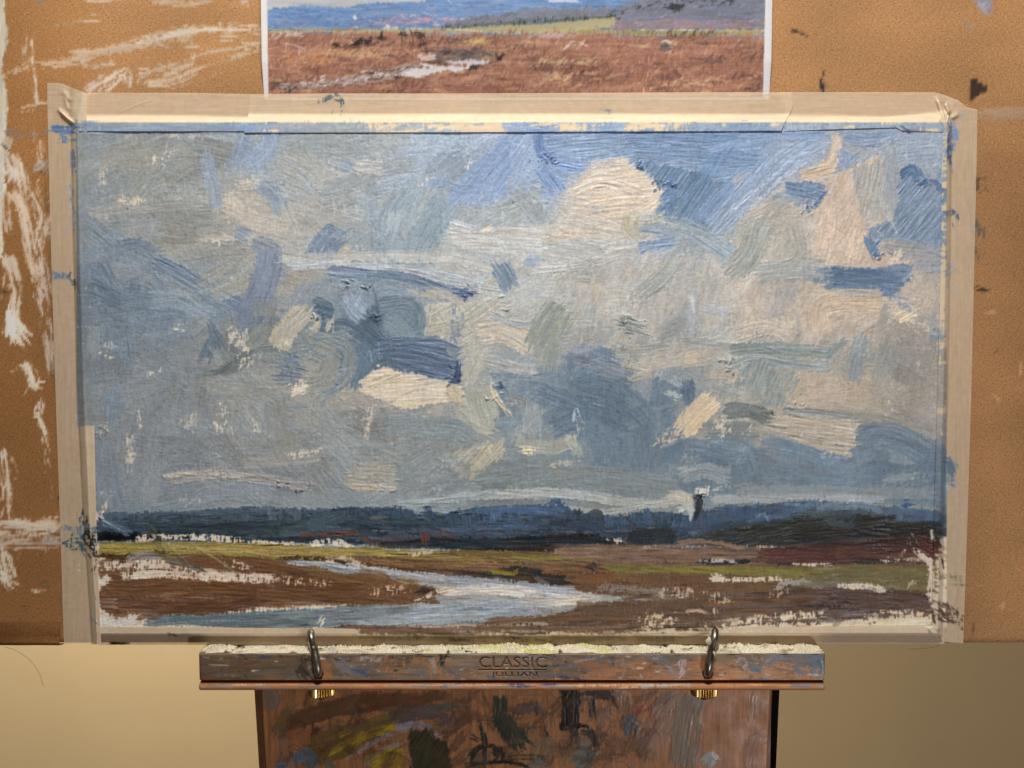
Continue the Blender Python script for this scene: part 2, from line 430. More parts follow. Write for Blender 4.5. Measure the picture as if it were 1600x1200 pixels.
    p("1284,416 1340,413 1400,413 1428,417 1424,432 1412,444 1406,463 1360,463 1320,461 1296,454 1276,438", -2, "5f7793", soft=3, rag=4, mix=.06, h=.3)
    s("1296,430 1400,434", 22, "587090", h=.3, mix=0.05); s("1300,450 1396,454", 14, "56708f", h=.3, mix=0.05); s("1250,428 1300,432", 26, "8a97a3", op=.6, dry=.2)
    s("1410,440 1425,425", 9, "72849a", **K)
    s("1145,450 1160,440 1160,462", 10, "c3b2a0", op=.8, dry=.2, **M)
    s("1380,470 1290,475 1280,520", 40, "bdab94", **M)
    s("1400,500 1432,482", 18, "d0bd9d", **K)
    s("1385,478 1378,510", 20, "9c988c", op=.8, **M)
    s("1395,460 1440,470", 16, "b0a097", **M)
    s("1150,525 1200,510 1240,530", 28, "bdb09f", op=.8, **K)
    s("1232,522 1240,500", 12, "c9bca6", dry=.2, **K)
    s("1445,498 1470,520", 20, "8b8d8c", op=.7, **M)
    s("1452,522 1478,530", 18, "73818a", op=.8, **M)
    s("1140,486 1100,480", 14, "a3abb6", op=.6, **M)
    # middle
    p("662,478 730,472 788,468 770,495 716,545 700,532 655,518 648,500", 30, "b0aca0", **K)
    s("660,455 700,462 725,478", 16, "b3aa9b", op=.9, **M)
    s("760,480 720,505 660,520", 20, "a8a497", op=.8, **K)
    s("745,520 790,518 840,545", 40, "bfb3a2", h=.25, mix=.1)
    s("762,498 790,502 830,508", 14, "aeaca5", **K)
    s("770,490 800,505 840,508", 10, "9a9e9c", h=.35, mix=.1)
    s("748,560 800,575 840,582", 18, "a7a49f", **K)
    s("725,600 745,560 750,540", 30, "aaa699", op=.9, **M)
    s("880,478 858,510 838,552", 54, "92978e", soft=1.6, rag=2.5, mix=.08, h=.28)
    s("864,540 855,580", 40, "989c94", **M)
    s("930,480 915,540", 30, "a6a7a3", op=.7, **M)
    s("960,560 990,500", 36, "aea99d", op=.7, **M)
    s("968,502 1002,512", 22, "8e918a", h=.8, mix=0, soft=1.5, rag=5)
    s("945,545 1000,548 1060,540", 16, "a4a298", h=.3, mix=.1)
    s("1040,535 1100,535 1160,545", 14, "9c9d96", **K)
    s("1000,570 1060,560 1110,555", 28, "b3a999", op=.8, **M)
    s("1065,562 1095,560", 16, "c0ac91", op=.8, **M)
    s("1100,590 1140,590 1150,600", 26, "aea08c", op=.85, **M)
    s("1080,590 1150,615", 26, "8b9297", op=.6, **M)
    # central dark clouds
    s("490,470 512,480 510,496", 20, "596e84", **K)
    s("492,484 520,490", 16, "50667e", **K)
    s("545,460 560,485 575,495", 34, "8798ac", **M)
    s("520,440 555,445", 18, "8f9ba9", op=.8, **M)
    s("655,470 610,450 585,460", 26, "8b9aa6", op=.8, **M)
    s("500,510 540,512 565,530", 24, "596e85", **K)
    s("520,500 515,515", 10, "c1b7a2", dry=.3, **M)
    s("540,520 580,545 600,575", 40, "5c7188", **K)
    s("575,540 565,580 556,608", 28, "587189", **K)
    s("583,480 590,505 560,520", 26, "586d83", **K)
    s("590,478 640,475 650,512 600,530", 26, "6b7f8f", **M)
    s("560,505 590,530 612,560", 24, "4c6076", **K); s("620,545 670,548 706,556", 10, "485c7a", op=.85, **K); s("640,574 680,580 712,588", 8, "435674", op=.8, **K); s("850,612 920,640 980,660", 26, "546b81", op=.8, **M); s("140,445 190,470", 26, "596b7e", op=.8, **M); s("330,505 350,545", 16, "54677b", op=.85, **M); s("395,545 360,572 330,584", 12, "5a6365", op=.8, **M)
    s("600,500 620,510 640,540", 34, "7b8d95", op=.8, **M)
    s("578,492 592,505", 9, "3c5068", h=.6, mix=0, rag=3)
    s("588,545 640,540 700,552", 30, "596e8d", **K)
    s("600,560 660,570 712,582", 36, "54688a", **K)
    s("610,535 680,535 716,545", 12, "5e7390", **K)
    s("698,595 712,592 718,560", 8, "3a4e74", h=.7, mix=0, rag=4, soft=1.3)
    s("650,590 700,600", 8, "40557c", h=.4, mix=0)
    s("640,580 595,568 562,596", 7, "5c6f84", **M)
    s("436,545 448,515 480,480", 38, "aba696", **K)
    s("492,490 494,510 478,522", 12, "bab29e", dry=.2, **K)
    s("475,520 500,530 548,520", 18, "8a8e8b", op=.7, **K)
    s("505,528 545,545 540,590 500,620", 22, "7e878b", **K)
    s("490,545 515,560 505,590 480,600", 34, "8a8d89", **K)
    s("440,568 468,575", 36, "5a6f8c", **M)
    s("430,590 470,592", 16, "6b7684", op=.8, **M)
    s("452,610 478,604", 22, "d6c8b3", dry=.4, **K)
    p("563,596 580,583 600,572 618,577 642,584 700,598 708,606 722,606 728,632 700,630 662,636 636,640 600,628 572,616 560,612", 4, "ccbea9", soft=1.6, rag=3, mix=.05, h=.3)
    s("700,602 722,632", 26, "b0a68c", op=.8, h=.3, mix=.15)
    s("575,600 620,585", 10, "bfb39c", **K)
    s("745,600 752,630 762,662", 48, "a5a597", h=.22, mix=.1)
    s("765,595 775,620 788,640", 12, "cbbda0", h=.5, rag=5, mix=.1)
    s("715,640 740,660 770,675", 22, "aaa797", op=.8, **K)
    s("768,585 830,590 862,586", 10, "7c8996", **K)
    s("776,600 786,612", 14, "3e587e", **K)
    s("790,625 815,630 812,650", 22, "8f918c", op=.9, **M)
    s("831,632 832,682", 30, "979d9d", soft=1.6, rag=3, mix=.15, h=.2)
    s("840,610 905,640 870,665", 34, "5b7186", op=.8, **M)
    s("900,600 960,615 1010,650", 44, "5a7085", op=.7, **M)
    s("900,560 960,575 1000,590", 22, "7d828c", h=.3, mix=.15)
    s("930,548 958,560", 20, "667d92", **M)
    s("890,548 925,548", 14, "979ba8", op=.8, **M)
    s("970,568 1010,580 985,590", 18, "b0a592", op=.8, **K)
    s("1075,592 1076,632", 22, "4e6981", **M)
    s("1030,590 1020,640", 24, "5e778a", op=.8, **M)
    s("1046,592 1062,600", 12, "9aa0a3", **M)
    s("1095,625 1060,680 1020,700", 26, "5a7288", op=.6, **M)
    s("1118,622 1096,640 1064,678", 36, "cdb89a", soft=1.6, rag=2.5, mix=.05, h=.28)
    s("1062,672 1030,694", 22, "c4b195", dry=.45, **K)
    s("1040,612 1062,620", 9, "b9b9b4", **M)
    s("1115,660 1170,650", 16, "bfb2a0", dry=.5, **K)
    s("1100,680 1130,690", 14, "c0b5a6", dry=.5, **K)
    s("1130,645 1170,640 1210,655", 24, "6a7270", **M)
    s("1100,672 1180,672", 26, "6d7475", op=.7, **M)
    s("895,660 900,640 905,650", 5, "b9c3c8", dry=.3, **M)
    s("805,690 860,700 900,688", 20, "a5a597", h=.2, mix=.15)
    s("812,704 838,704", 12, "d6c9a4", dry=.25, **K)
    s("885,680 900,700 905,712", 16, "9fa196", **M)
    # right grey clouds
    s("1142,548 1220,545 1300,552", 20, "8a938f", h=.4, mix=.1)
    s("1145,542 1180,540 1215,550", 8, "7f8886", h=.5, mix=.05)
    s("1140,572 1180,560 1240,570 1300,572", 20, "919895", **K)
    p("1148,602 1156,576 1182,560 1205,572 1222,600 1232,640 1200,636 1172,612 1150,608", 70, "8a908a", soft=1.8, rag=3, mix=.1, h=.3)
    s("1240,585 1225,610", 26, "8f938e", **K)
    s("1290,560 1322,530", 12, "868f8d", **K)
    s("1352,520 1340,560 1332,595", 26, "899090", **M)
    s("1395,525 1375,600", 34, "92938c", op=.8, **M)
    s("1380,590 1400,620 1420,610", 26, "9d978a", op=.7, **M)
    s("1260,615 1330,610 1325,600", 20, "b6a38f", op=.8, **M)
    s("1240,630 1310,628 1380,640", 22, "b3a48f", op=.8, **M)
    s("1225,642 1290,648 1340,655", 14, "8e8f89", h=.3, mix=.1)
    s("1340,650 1400,665 1460,690", 26, "918d80", op=.85, **K)
    p("1194,660 1212,650 1338,658 1342,680 1328,714 1290,706 1240,692 1194,676", -8, "a89d8c", soft=1.6, rag=3.5, mix=.06, h=.5, ridge=.7)
    s("1282,712 1300,708", 9, "c9bea8", dry=.35, **K)
    s("1155,705 1162,692", 10, "c9bca2", dry=.4, **K)
    s("1340,682 1400,682 1470,720", 40, "5e748b", op=.9, **M)
    s("1190,690 1240,700 1300,725", 26, "627a91", op=.85, **M)
    s("1100,700 1160,705 1180,740", 36, "617a8f", op=.8, **M)
    s("1030,712 1080,700 1130,710", 30, "5e7690", op=.8, **M)
    s("1060,735 1090,733", 9, "b0a69d", dry=.3, **K)
    s("1200,745 1300,755 1450,745", 26, "62788b", op=.7, **M)
    s("1380,752 1440,740", 12, "8c9290", op=.8, **M)
    s("1430,730 1475,735", 26, "5d7183", op=.8, **M)
    # low sky
    s("256,748 330,742 400,746 485,760", 16, "9b978f", h=.3, mix=.25, dry=.12)
    s("256,744 300,740 380,746", 5, "aaa398", h=.4, mix=.2, dry=.2)
    s("380,725 480,718 500,708", 14, "999793", op=.8, **M)
    s("400,770 330,772 300,790", 26, "7d8893", op=.6, **M)
    p("540,730 560,724 615,722 620,766 560,767 545,758", -2, "9d998f", soft=2.5, rag=3, mix=.1, h=.3)
    s("548,760 600,764 618,764", 6, "aaa194", h=.5, mix=.1)
    s("640,720 600,705 550,705", 26, "858a89", op=.7, **M)
    s("590,705 560,702", 16, "777e7e", op=.8, **M)
    s("450,712 500,704", 12, "b5ada3", dry=.45, **K)
    s("570,660 580,640 575,670", 10, "b9b2a6", dry=.5, **K)
    s("655,645 668,650", 9, "c5b9b0", dry=.3, **M)
    s("600,665 700,670 740,685", 34, "7a868c", op=.7, **M)
    p("700,712 722,700 790,688 788,712 760,728 732,752 706,734", 48, "b0a995", soft=1.8, rag=3, mix=.06, h=.3)
    s("660,775 720,740 690,720", 34, "81888a", op=.7, **M)
    s("740,748 800,742 880,738", 22, "7b8282", op=.9, **M)
    s("860,728 900,722", 8, "b5ab95", dry=.5, **K)
    s("800,760 900,745 1000,752 1060,760", 34, "7c8485", op=.9, **M)
    s("620,788 720,778 800,772", 12, "a0a6a6", op=.8, **K)
    s("760,772 900,772 1000,788 1080,778", 16, "a8a9a3", op=.9, **K)
    s("860,790 940,800 1010,790", 10, "a5a6a0", **K)
    s("1060,748 1100,735 1140,748", 26, "909797", op=.8, **K)
    s("1115,765 1150,762", 8, "b1b4b1", dry=.3, **K)
    s("1110,782 1220,778 1340,780", 14, "a2a39f", op=.9, **K)
    s("1150,765 1300,768 1460,772", 18, "8b8f8e", op=.85, **M)
    s("1275,790 1290,780 1380,785", 16, "93979a", **M)
    s("1370,790 1460,795", 14, "7f8584", **M)
    # broken combing strokes, a little lighter or darker than what they cross
    for _ in range(150):
        x = r.uniform(130, 1460); y = r.uniform(212, 780); an = field(x, y)+r.normal(0, 22); L = r.uniform(22, 75)
        dx, dy = np.cos(np.radians(an)), -np.sin(np.radians(an)); q = r.normal(0, L*.05); k = r.choice([-.04, .04, .05])
        c = np.clip(F.at(x, y)+k, 0, 1).astype(np.float32)
        F.stroke([[x, y], [x+dx*L/2-dy*q, y+dy*L/2+dx*q], [x+dx*L, y+dy*L]], r.uniform(9, 26), c, h=r.uniform(.08, .25), mix=.15, soft=4, rag=4, op=.75, dry=r.uniform(.42, .6), end=.2, jit=.05)
    # canvas showing through: pale dry flecks
    for (x, y, w, hh, c) in [(243, 252, 22, 12, "c9bfb0"), (270, 240, 22, 8, "bdb4a9"), (160, 280, 10, 26, "bab0a0"), (205, 312, 40, 12, "c2b6a4"),
                             (385, 277, 34, 12, "cfc6b8"), (365, 312, 20, 22, "c5bbac"), (345, 375, 16, 10, "c3baa9"), (300, 208, 60, 8, "aeb0ae"),
                             (165, 550, 8, 24, "cabd9d"), (280, 512, 14, 16, "c5bba8"), (375, 530, 34, 26, "cfc5b8"), (378, 560, 30, 18, "c8bfae"),
                             (245, 578, 26, 8, "bcb3a3"), (350, 640, 14, 22, "c5bba9"), (350, 668, 24, 14, "c4bbaa"), (395, 665, 18, 16, "b9b2a4"),
                             (215, 650, 9, 30, "b8ad9d"), (205, 710, 12, 60, "b9b0a2"), (300, 665, 20, 24, "aaa396"), (470, 608, 20, 16, "dccfba"),
                             (540, 616, 16, 6, "c5baa6"), (575, 668, 12, 24, "c0b6a6"), (1232, 505, 24, 18, "c6b9a4"), (1130, 670, 30, 12, "c8bdac"),
                             (160, 792, 12, 16, "c8b79e"), (365, 794, 12, 10, "cabfae"), (1370, 790, 14, 8, "aab0ad"), (1105, 770, 14, 8, "d3cabb"),
                             (730, 256, 12, 10, "cfc9c0"), (665, 290, 12, 10, "c6c0b5"), (1400, 400, 14, 9, "c6b69e"), (1395, 640, 18, 10, "bfae9a"),
                             (900, 655, 12, 10, "a9b3b8"), (1180, 672, 26, 10, "b6aea0"), (300, 780, 30, 8, "a4a4a1"), (400, 800, 30, 8, "98a2ac")]:
        F.patch([[x-w/2, y-hh/2], [x+w/2, y-hh/2], [x+w/2, y+hh/2], [x-w/2, y+hh/2]], rng.choice([0, 90, 60]), c, dry=.52, soft=4, rag=5, h=.05, mix=.05, op=.95)
    for _ in range(70):
        x = r.uniform(140, 1460); y = r.uniform(215, 790); c = np.minimum(F.at(x, y)+.12, 1)
        F.patch([[x-9, y-5], [x+9, y-5], [x+9, y+5], [x-9, y+5]], r.choice([0, 90, 50]), c.astype(np.float32), dry=.6, soft=5, rag=6, h=.03, mix=.1, op=.8)

    # ------------ land
    base = "cdb9a2"
    p("110,852 700,860 1000,850 1492,840 1492,1005 110,1005", 0, base, soft=6, rag=4, h=.02, mix=0, jit=.03)
    p("158,850 600,862 1000,856 1462,846 1455,925 1380,955 1000,975 560,975 560,935 300,925 200,930 158,925", 0, "6a4d37", soft=5, rag=4, h=.1, mix=0)
    p("222,958 420,952 700,948 870,955 1000,930 1060,925 1040,945 860,972 700,982 420,988 230,982", 0, "6a7377", soft=6, rag=4, h=.1, mix=0)
    # distant trees
    p("150,802 300,800 335,794 400,791 480,794 520,794 620,792 700,800 742,791 800,788 875,788 930,806 975,806 1010,796 1075,806 1130,789 1200,789 1270,782 1350,786 1430,797 1468,801 1468,850 1150,856 980,850 700,852 420,850 220,846 150,846", 0, "40526a", soft=1.6, rag=1.5, mix=.05, h=.3, jit=.06)
    tx = [150, 260, 340, 420, 520, 620, 720, 800, 880, 960, 1060, 1160, 1260, 1340, 1400, 1468]
    tc = [hexc(c) for c in "4d6079 46586e 4c6078 55697f 3e536f 3a5476 41618c 456692 405d86 3f5f88 3d5f8c 41618b 56708c 5f7386 456288 4a6a94".split()]
    bc = [hexc(c) for c in "2c3440 2b3742 313c46 3a4a50 2e3c48 323f4a 3c4c66 34465f 2c3b50 2a3a50 28384e 2d3a48 2e3430 2e322d 2b302f 2c3236".split()]
    top = lambda x: float(np.interp(x, [150, 300, 335, 400, 480, 520, 620, 700, 742, 875, 930, 975, 1010, 1075, 1130, 1200, 1270, 1350, 1430, 1468], [803, 800, 795, 792, 796, 795, 793, 800, 791, 788, 806, 806, 797, 806, 790, 790, 783, 787, 797, 801]))
    for _ in range(360):
        x = r.uniform(152, 1462); k = r.random(); y = top(x)+4+k*38
        c = np.array([np.interp(x, tx, [q[i] for q in tc])*(1-k)+np.interp(x, tx, [q[i] for q in bc])*k for i in range(3)], np.float32)*r.uniform(.86, 1.12)
        if k < .3 and r.random() < .55:
            s([[x, top(x)+r.uniform(-3, 4)], [x+r.normal(0, 1.5), y+8]], r.uniform(7, 13), c, h=.3, mix=.1, soft=1.6, rag=1.5, jit=.05)
        else:
            L = r.uniform(12, 46); s([[x, y], [x+L/2, y+r.normal(0, 1.5)], [x+L, y+r.normal(0, 2)]], r.uniform(5, 11), c, h=.3, mix=.12, soft=1.6, rag=1.6, jit=.06)
    for _ in range(110):
        x = r.uniform(156, 1460); k = r.uniform(-.1, .3); y = top(x)+k*30
        c = np.array([np.interp(x, tx, [q[i] for q in tc]) for i in range(3)], np.float32)*r.uniform(.68, 1.2)
        s([[x, y], [x+r.normal(0, 1.5), y+r.uniform(6, 18)]], r.uniform(5, 12), c, h=.35, mix=.1, soft=2.2, rag=1.8, jit=.05, op=.85)
    s("152,806 250,802 340,798 420,800", 8, "4e627b", h=.3, op=.8)
    s("230,824 330,824 430,820 480,822", 16, "333f48", op=.8, h=.3, jit=.06)
    s("440,835 510,815 545,800", 22, "50636e", op=.75, **M)
    s("400,842 480,842 560,846", 9, "242d36", **M)
    s("518,797 560,796 620,797", 6, "31476a", **K)
    for x, y in [(622, 790), (668, 792), (707, 800), (729, 799)]:
        s([[x, y], [x+1, y+24]], 15, "3d5878", soft=2, rag=1.5, h=.4)
        s([[x-6, y], [x+7, y+1]], 4, "2a4468", h=.4)
    for x0, x1, y in [(645, 655, 806), (680, 697, 806), (716, 722, 806)]: s([[x0, y-8], [x1, y-8]], 10, "8a99a4", op=.85, **M)
    s("745,800 830,796 880,800", 12, "45669a", op=.8, **K); s("700,828 780,824 850,826", 7, "4c6aa0", op=.6, **K); s("560,812 620,814 680,818", 10, "3c4c58", op=.8, **K); s("575,808 600,807", 5, "77705f", dry=.3, **M)
    s("855,792 870,784 882,794", 9, "35517a", **K); s("640,830 700,832 780,830", 7, "4a5e80", op=.6, **K)
    s("905,815 930,802 940,814", 14, "364450", op=.9, **M)
    s("1060,820 1110,812 1190,802", 14, "3a5a88", op=.8, **K)
    s("1125,797 1160,799 1240,792", 7, "365687", op=.9, **K)
    s("1170,812 1230,802 1270,785", 10, "4a6c9a", **K)
    s("1180,807 1195,802 1200,812", 7, "6a88ac", op=.7, **K)
    s("1290,792 1350,790 1380,802", 10, "627b94", op=.8, **K)
    s("1260,803 1320,808 1370,810", 12, "4c6068", op=.8, **M)
    s("1380,803 1410,798 1468,805", 12, "4a6894", op=.85, **K); s("1408,788 1424,786", 9, "2e4c7c", **K); s("1415,814 1468,814", 9, "4f6f9c", op=.8, **K)
    # dark foot of the trees
    p("150,832 230,836 240,826 255,838 250,846 200,848 150,848", 0, "17181c", soft=2.5, rag=3, h=.3)
    s("240,840 330,840 420,846", 10, "303b40", op=.9, **M)
    p("560,846 640,842 740,836 860,832 940,838 955,845 980,850 975,856 880,860 740,860 600,856", 0, "24272b", soft=4, rag=3.5, h=.3, jit=.14)
    p("975,832 1000,825 1055,826 1062,832 1050,850 1010,856 978,852", 0, "2a323a", soft=2, rag=2.5, h=.35)
    p("1068,850 1110,832 1180,818 1260,806 1330,804 1400,802 1400,812 1468,815 1468,856 1300,852 1200,856 1110,854", 6, "2f322e", soft=3, rag=3, h=.3, jit=.10)
    s("1180,842 1260,826 1340,818", 22, "30352f", op=.9, **M)
    s("1290,812 1320,825 1330,815", 18, "46575f", op=.85, **M)
    s("1385,826 1392,838", 9, "6a8298", op=.8, **M)
    s("1240,835 1330,832 1460,832", 20, "24221f", op=.8, **M)
    s("950,842 975,846", 8, "c7baa6", dry=.35, **K)
    s("952,838 962,855", 7, "1d1f23", **K)
    s("1300,806 1340,802", 9, "3b4a5a", **M)
    # steeple
    s("1094,776 1090,790 1087,808", 16, "2a3138", soft=2, rag=3, h=.5)
    s("1098,796 1101,828", 14, "41597a", op=.9, **K)
    s("1045,776 1070,780 1080,795", 20, "b3ab99", h=.3, mix=.1)
    s("1060,796 1080,792 1078,806", 8, "aab0ae", **K)
    s("1084,768 1104,764 1104,774", 8, "d6cbb7", dry=.25, h=.5)
    s("1086,776 1102,774", 7, "141619", h=.5)
    # village roofs
    s("470,836 520,833 560,832", 9, "6c483f", h=.35, jit=.06, mix=.2, dry=.15)
    s("566,836 580,848 596,846", 12, "664c47", h=.3, mix=.25, dry=.1)
    s("606,840 640,840", 10, "5f4a4c", op=.8, **M)
    s("663,832 665,848", 13, "73483b", h=.35, mix=.2)
    s("680,834 716,836", 11, "624c4d", h=.3, mix=.25, dry=.15)
    s("1000,856 880,862 1060,860", 14, "946f58", **M)
    s("1430,850 1462,855", 30, "4e2620", **K)
    # pale dry band above the field
    s("212,842 300,838 400,848 480,855", 10, "d2bfae", dry=.42, h=.15)
    s("485,850 520,847 545,852", 10, "dccdb9", dry=.3, h=.2)
    # yellow green field
    p("152,850 240,846 330,846 480,854 600,858 760,860 930,864 950,872 840,878 700,876 620,872 560,872 460,876 400,872 330,870 270,864 200,868 152,864", 0, "958140", grad=("7d6440", 520, 860, 900, 865), soft=2, rag=2.5, h=.34, jit=.07)
    s("155,852 300,853 480,862 600,864", 11, "a08c40", op=.8, h=.3, jit=.1)
    s("240,848 360,860 540,862", 8, "a58b55", dry=.3, h=.2)
    s("155,862 260,862 400,868", 6, "857632", op=.8, **K)
    s("635,865 680,862", 7, "c3ad8b", dry=.4, **K)
    s("700,862 800,866 880,872", 8, "71582f", op=.8, **K)
    s("800,870 880,872 930,876", 6, "8e8238", op=.9, **K)
    # tan pink field
    p("876,862 940,852 1060,856 1110,852 1190,856 1188,876 1100,880 960,880 880,874", 0, "846653", soft=3, rag=2.5, h=.25, jit=.1)
    s("1060,848 1100,846 1160,854", 7, "97755f", **K)
    # dark red field
    p("1180,874 1190,858 1250,846 1340,840 1468,842 1468,880 1330,882 1220,884", 0, "462922", soft=3, rag=3, h=.25, jit=.09)
    s("1185,866 1240,868 1300,870", 18, "5a2f28", op=.85, **K)
    s("1260,852 1360,850 1440,854", 14, "382724", op=.8, **M)
    s("1432,855 1462,868", 26, "552a24", op=.9, **M)
    s("1090,878 1150,878 1182,875", 7, "221f26", h=.4, mix=0)
    s("1085,876 1150,876", 5, "b9b3a8", dry=.45, **K)
    s("1240,882 1300,882", 5, "c8b6a4", dry=.4, **K)
    s("1340,878 1400,877", 8, "2c2628", **K)
    s("1375,876 1440,874", 6, "c4b5a4", dry=.42, **K)
    s("1410,870 1425,840 1430,850", 7, "bfb0a0", dry=.5, **K)
    # olive strip
    p("930,884 1000,880 1100,884 1180,884 1300,884 1400,880 1462,884 1462,925 1380,920 1300,908 1200,902 1060,898 950,894", -1, "776b2c", grad=("655a38", 1200, 890, 1460, 900), soft=3, rag=3, h=.3, jit=.07)
    s("1000,888 1150,892 1290,896", 9, "827530", op=.85, **K)
    s("1250,905 1340,900 1440,898", 20, "6d623b", op=.6, jit=.12, **K)
    # upper heath
    p("556,874 640,872 800,880 900,880 935,888 970,896 1000,902 960,916 900,914 840,908 740,904 650,898 590,890 574,884", -3, "6f4f35", soft=2.5, rag=3, h=.3, jit=.10)
    s("580,878 700,882 820,886", 8, "8f6441", op=.8, **K)
    s("600,888 700,892 760,896", 7, "5b3d26", **K)
    p("700,896 760,890 800,884 860,886 888,902 886,912 905,914 850,922 780,912 720,903", -6, "37322d", soft=3, rag=3, h=.3, jit=.11)
    s("766,892 800,896 808,893", 8, "917b2a", h=.3)
    s("845,890 880,893", 11, "84563a", **K)
    s("918,884 936,888", 12, "39312f", **K)
    s("895,905 960,900 1000,905", 14, "7b4f2c", op=.9, **K)
    # river
    p("438,874 520,878 575,886 640,892 720,902 850,918 960,928 1060,925 1090,935 980,945 880,962 800,968 700,970 640,972 640,950 690,945 690,925 640,912 575,902 500,885", -5, "979a9a", soft=2.5, rag=3, h=.28, jit=.10)
    s("450,876 520,882 590,890 700,905", 10, "a6a8ab", op=.9, **K)
    s("480,884 540,892 590,905", 7, "85878c", **K)
    s("700,905 800,915 900,925", 16, "989da4", op=.9, **K)
    s("690,925 780,922 880,930 940,935", 14, "bdb4aa", h=.4, jit=.1)
    s("760,945 850,942 930,938", 14, "c2b6a8", h=.4, jit=.1)
    s("680,936 760,938 860,950", 9, "9ba0a4", **K)
    s("650,950 740,952 810,945", 16, "8b95a0", op=.9, **K)
    s("815,950 830,960", 9, "a39b90", **M)
    s("510,874 545,876 575,884", 9, "cfbfae", dry=.3, h=.3)
    s("440,873 500,872 545,880", 6, "3a2c22", dry=.2, h=.3)
    # lower river, blue
    p("228,968 300,962 370,958 420,950 520,946 640,942 700,946 820,952 860,960 780,972 700,976 560,980 480,982 400,982 300,984 290,978 232,974", 2, "616b6e", grad=("8b929a", 430, 965, 720, 955), soft=2.5, rag=3, h=.32, jit=.07)
    s("240,968 320,964 430,962", 10, "51606b", op=.9, **K)
    s("300,978 400,974 480,970", 10, "566369", op=.85, **K)
    s("140,975 180,970 200,976", 9, "5b7586", dry=.5, **K)
    s("480,962 560,958 640,952", 10, "70777c", **K)
    s("560,974 660,968 760,964", 9, "9aa0a3", op=.8, **K)
    s("505,966 500,975", 14, "cbbfae", dry=.5, **K)
    # brown bank (left)
    p("140,886 176,882 186,893 196,905 260,902 330,905 440,906 420,898 350,888 300,880 290,868 330,868 420,874 470,888 560,896 640,908 680,918 700,924 676,930 660,940 620,944 560,944 480,946 420,950 380,956 320,962 260,963 210,968 180,964 162,958 150,944 150,928 170,912 168,904 142,900", -2, "67452f", soft=2, rag=3, h=.34, jit=.07)
    s("165,922 300,918 430,920 560,918", 22, "68442a", op=.7, jit=.07, h=.34)
    s("180,945 300,948 420,935", 22, "583a27", op=.85, jit=.1, h=.3)
    s("290,875 380,880 440,886", 20, "6d472c", op=.9, **K)
    s("480,890 560,905 660,915", 14, "75532f", op=.9, **K)
    s("400,925 480,930 600,935", 14, "69472c", op=.9, jit=.07, h=.34)
    s("555,895 600,905 560,930", 18, "745034", op=.85, **M)
    s("625,905 640,908", 9, "917b52", **M)
    s("650,925 672,918", 12, "2a2222", **M)
    s("648,940 690,922 712,918", 6, "cdbda6", dry=.35, h=.3)
    s("580,925 620,920 640,918", 16, "c9a98d", dry=.66, h=.1)
    s("340,905 430,905 520,912", 10, "c5a88f", dry=.6, h=.1)
    s("350,880 390,884", 12, "c9ab97", dry=.62, h=.1)
    s("155,884 250,880 330,898 430,904", 15, "d0b8a5", dry=.22, h=.15)
    s("190,898 260,896 330,903", 12, "d2baa7", dry=.22, h=.15)
    s("155,906 172,908", 18, "d0bba8", dry=.25, h=.15)
    s("152,868 200,870 262,862", 9, "3a291c", h=.3)
    s("200,874 225,868 255,870", 11, "918b89", h=.3, mix=.3)
    s("255,874 285,880 300,886", 9, "58564c", **M)
    s("300,884 320,892", 9, "4c4a44", **M)
    # lower brown land
    p("560,988 480,984 560,980 700,978 800,970 880,958 960,940 1000,928 1040,915 980,912 950,905 1000,898 1100,898 1200,902 1230,908 1290,912 1380,920 1456,930 1460,962 1400,972 1300,978 1200,978 1100,985 1000,990 800,992 560,994", 2, "5f4633", grad=("533c33", 1150, 940, 1380, 940), soft=3, rag=4, h=.28, jit=.13)
    s("960,905 1100,905 1210,910", 18, "6f4c2e", op=.9, **K)
    s("1000,922 1120,920 1200,918", 14, "72502f", op=.85, **K)
    s("930,918 1000,922 1050,930", 12, "7f7a74", op=.8, dry=.3, **K)
    s("900,950 1000,948 1100,940", 20, "634833", op=.85, **K)
    s("760,972 880,965 1000,965", 12, "6d4d33", op=.9, h=.35)
    s("560,984 700,982 850,982 980,984", 9, "775740", op=.9, h=.35, jit=.09)
    s("640,978 760,976 860,974", 4, "a3947f", dry=.3, h=.2)
    s("700,986 820,986 960,988", 4, "9c8a73", dry=.4, h=.2)
    s("1300,925 1400,935 1450,945", 24, "553f37", op=.85, jit=.09, h=.3)
    s("1290,915 1380,922 1455,932", 5, "3a3027", dry=.2, h=.3)
    s("1220,912 1260,910 1280,920", 10, "949492", op=.9, **K)
    s("1260,914 1340,912 1400,920", 10, "6f6a58", op=.8, **M)
    s("1108,902 1150,905 1225,904", 9, "d2c1aa", dry=.32, h=.2)
    s("1310,916 1350,916 1384,922", 8, "d6c5ae", dry=.25, h=.25)
    s("1205,930 1230,915", 16, "ab9480", dry=.6, h=.1)
    s("1030,925 1080,928 1140,938", 18, "b5a28c", dry=.66, h=.1)
    s("1000,972 1040,968 1065,970", 24, "d0bb9f", dry=.58, h=.1)
    s("1100,978 1180,968 1290,958", 12, "d8c4aa", dry=.5, h=.15)
    s("1130,986 1200,980 1290,978", 11, "d9c6ac", dry=.2, h=.15)
    s("1280,985 1360,976 1458,973", 20, "dccaaa", dry=.04, h=.15)
    s("1350,966 1400,960 1455,968", 14, "d5c1a4", dry=.52, h=.15)
    s("1072,955 1090,952 1100,960", 16, "5b3f2c", **M)
    s("1068,956 1090,954 1102,957", 4, "bda286", h=.6)
    s("1115,950 1119,962", 6, "cbb9a0", h=.4, dry=.1)
    # fine touches over the land pick up what is under them
    touches(220, 160, 860, 1440, 975, 4, 9, 18, 60, lambda x, y: 0, op=.4, h=.25, jit=.07)
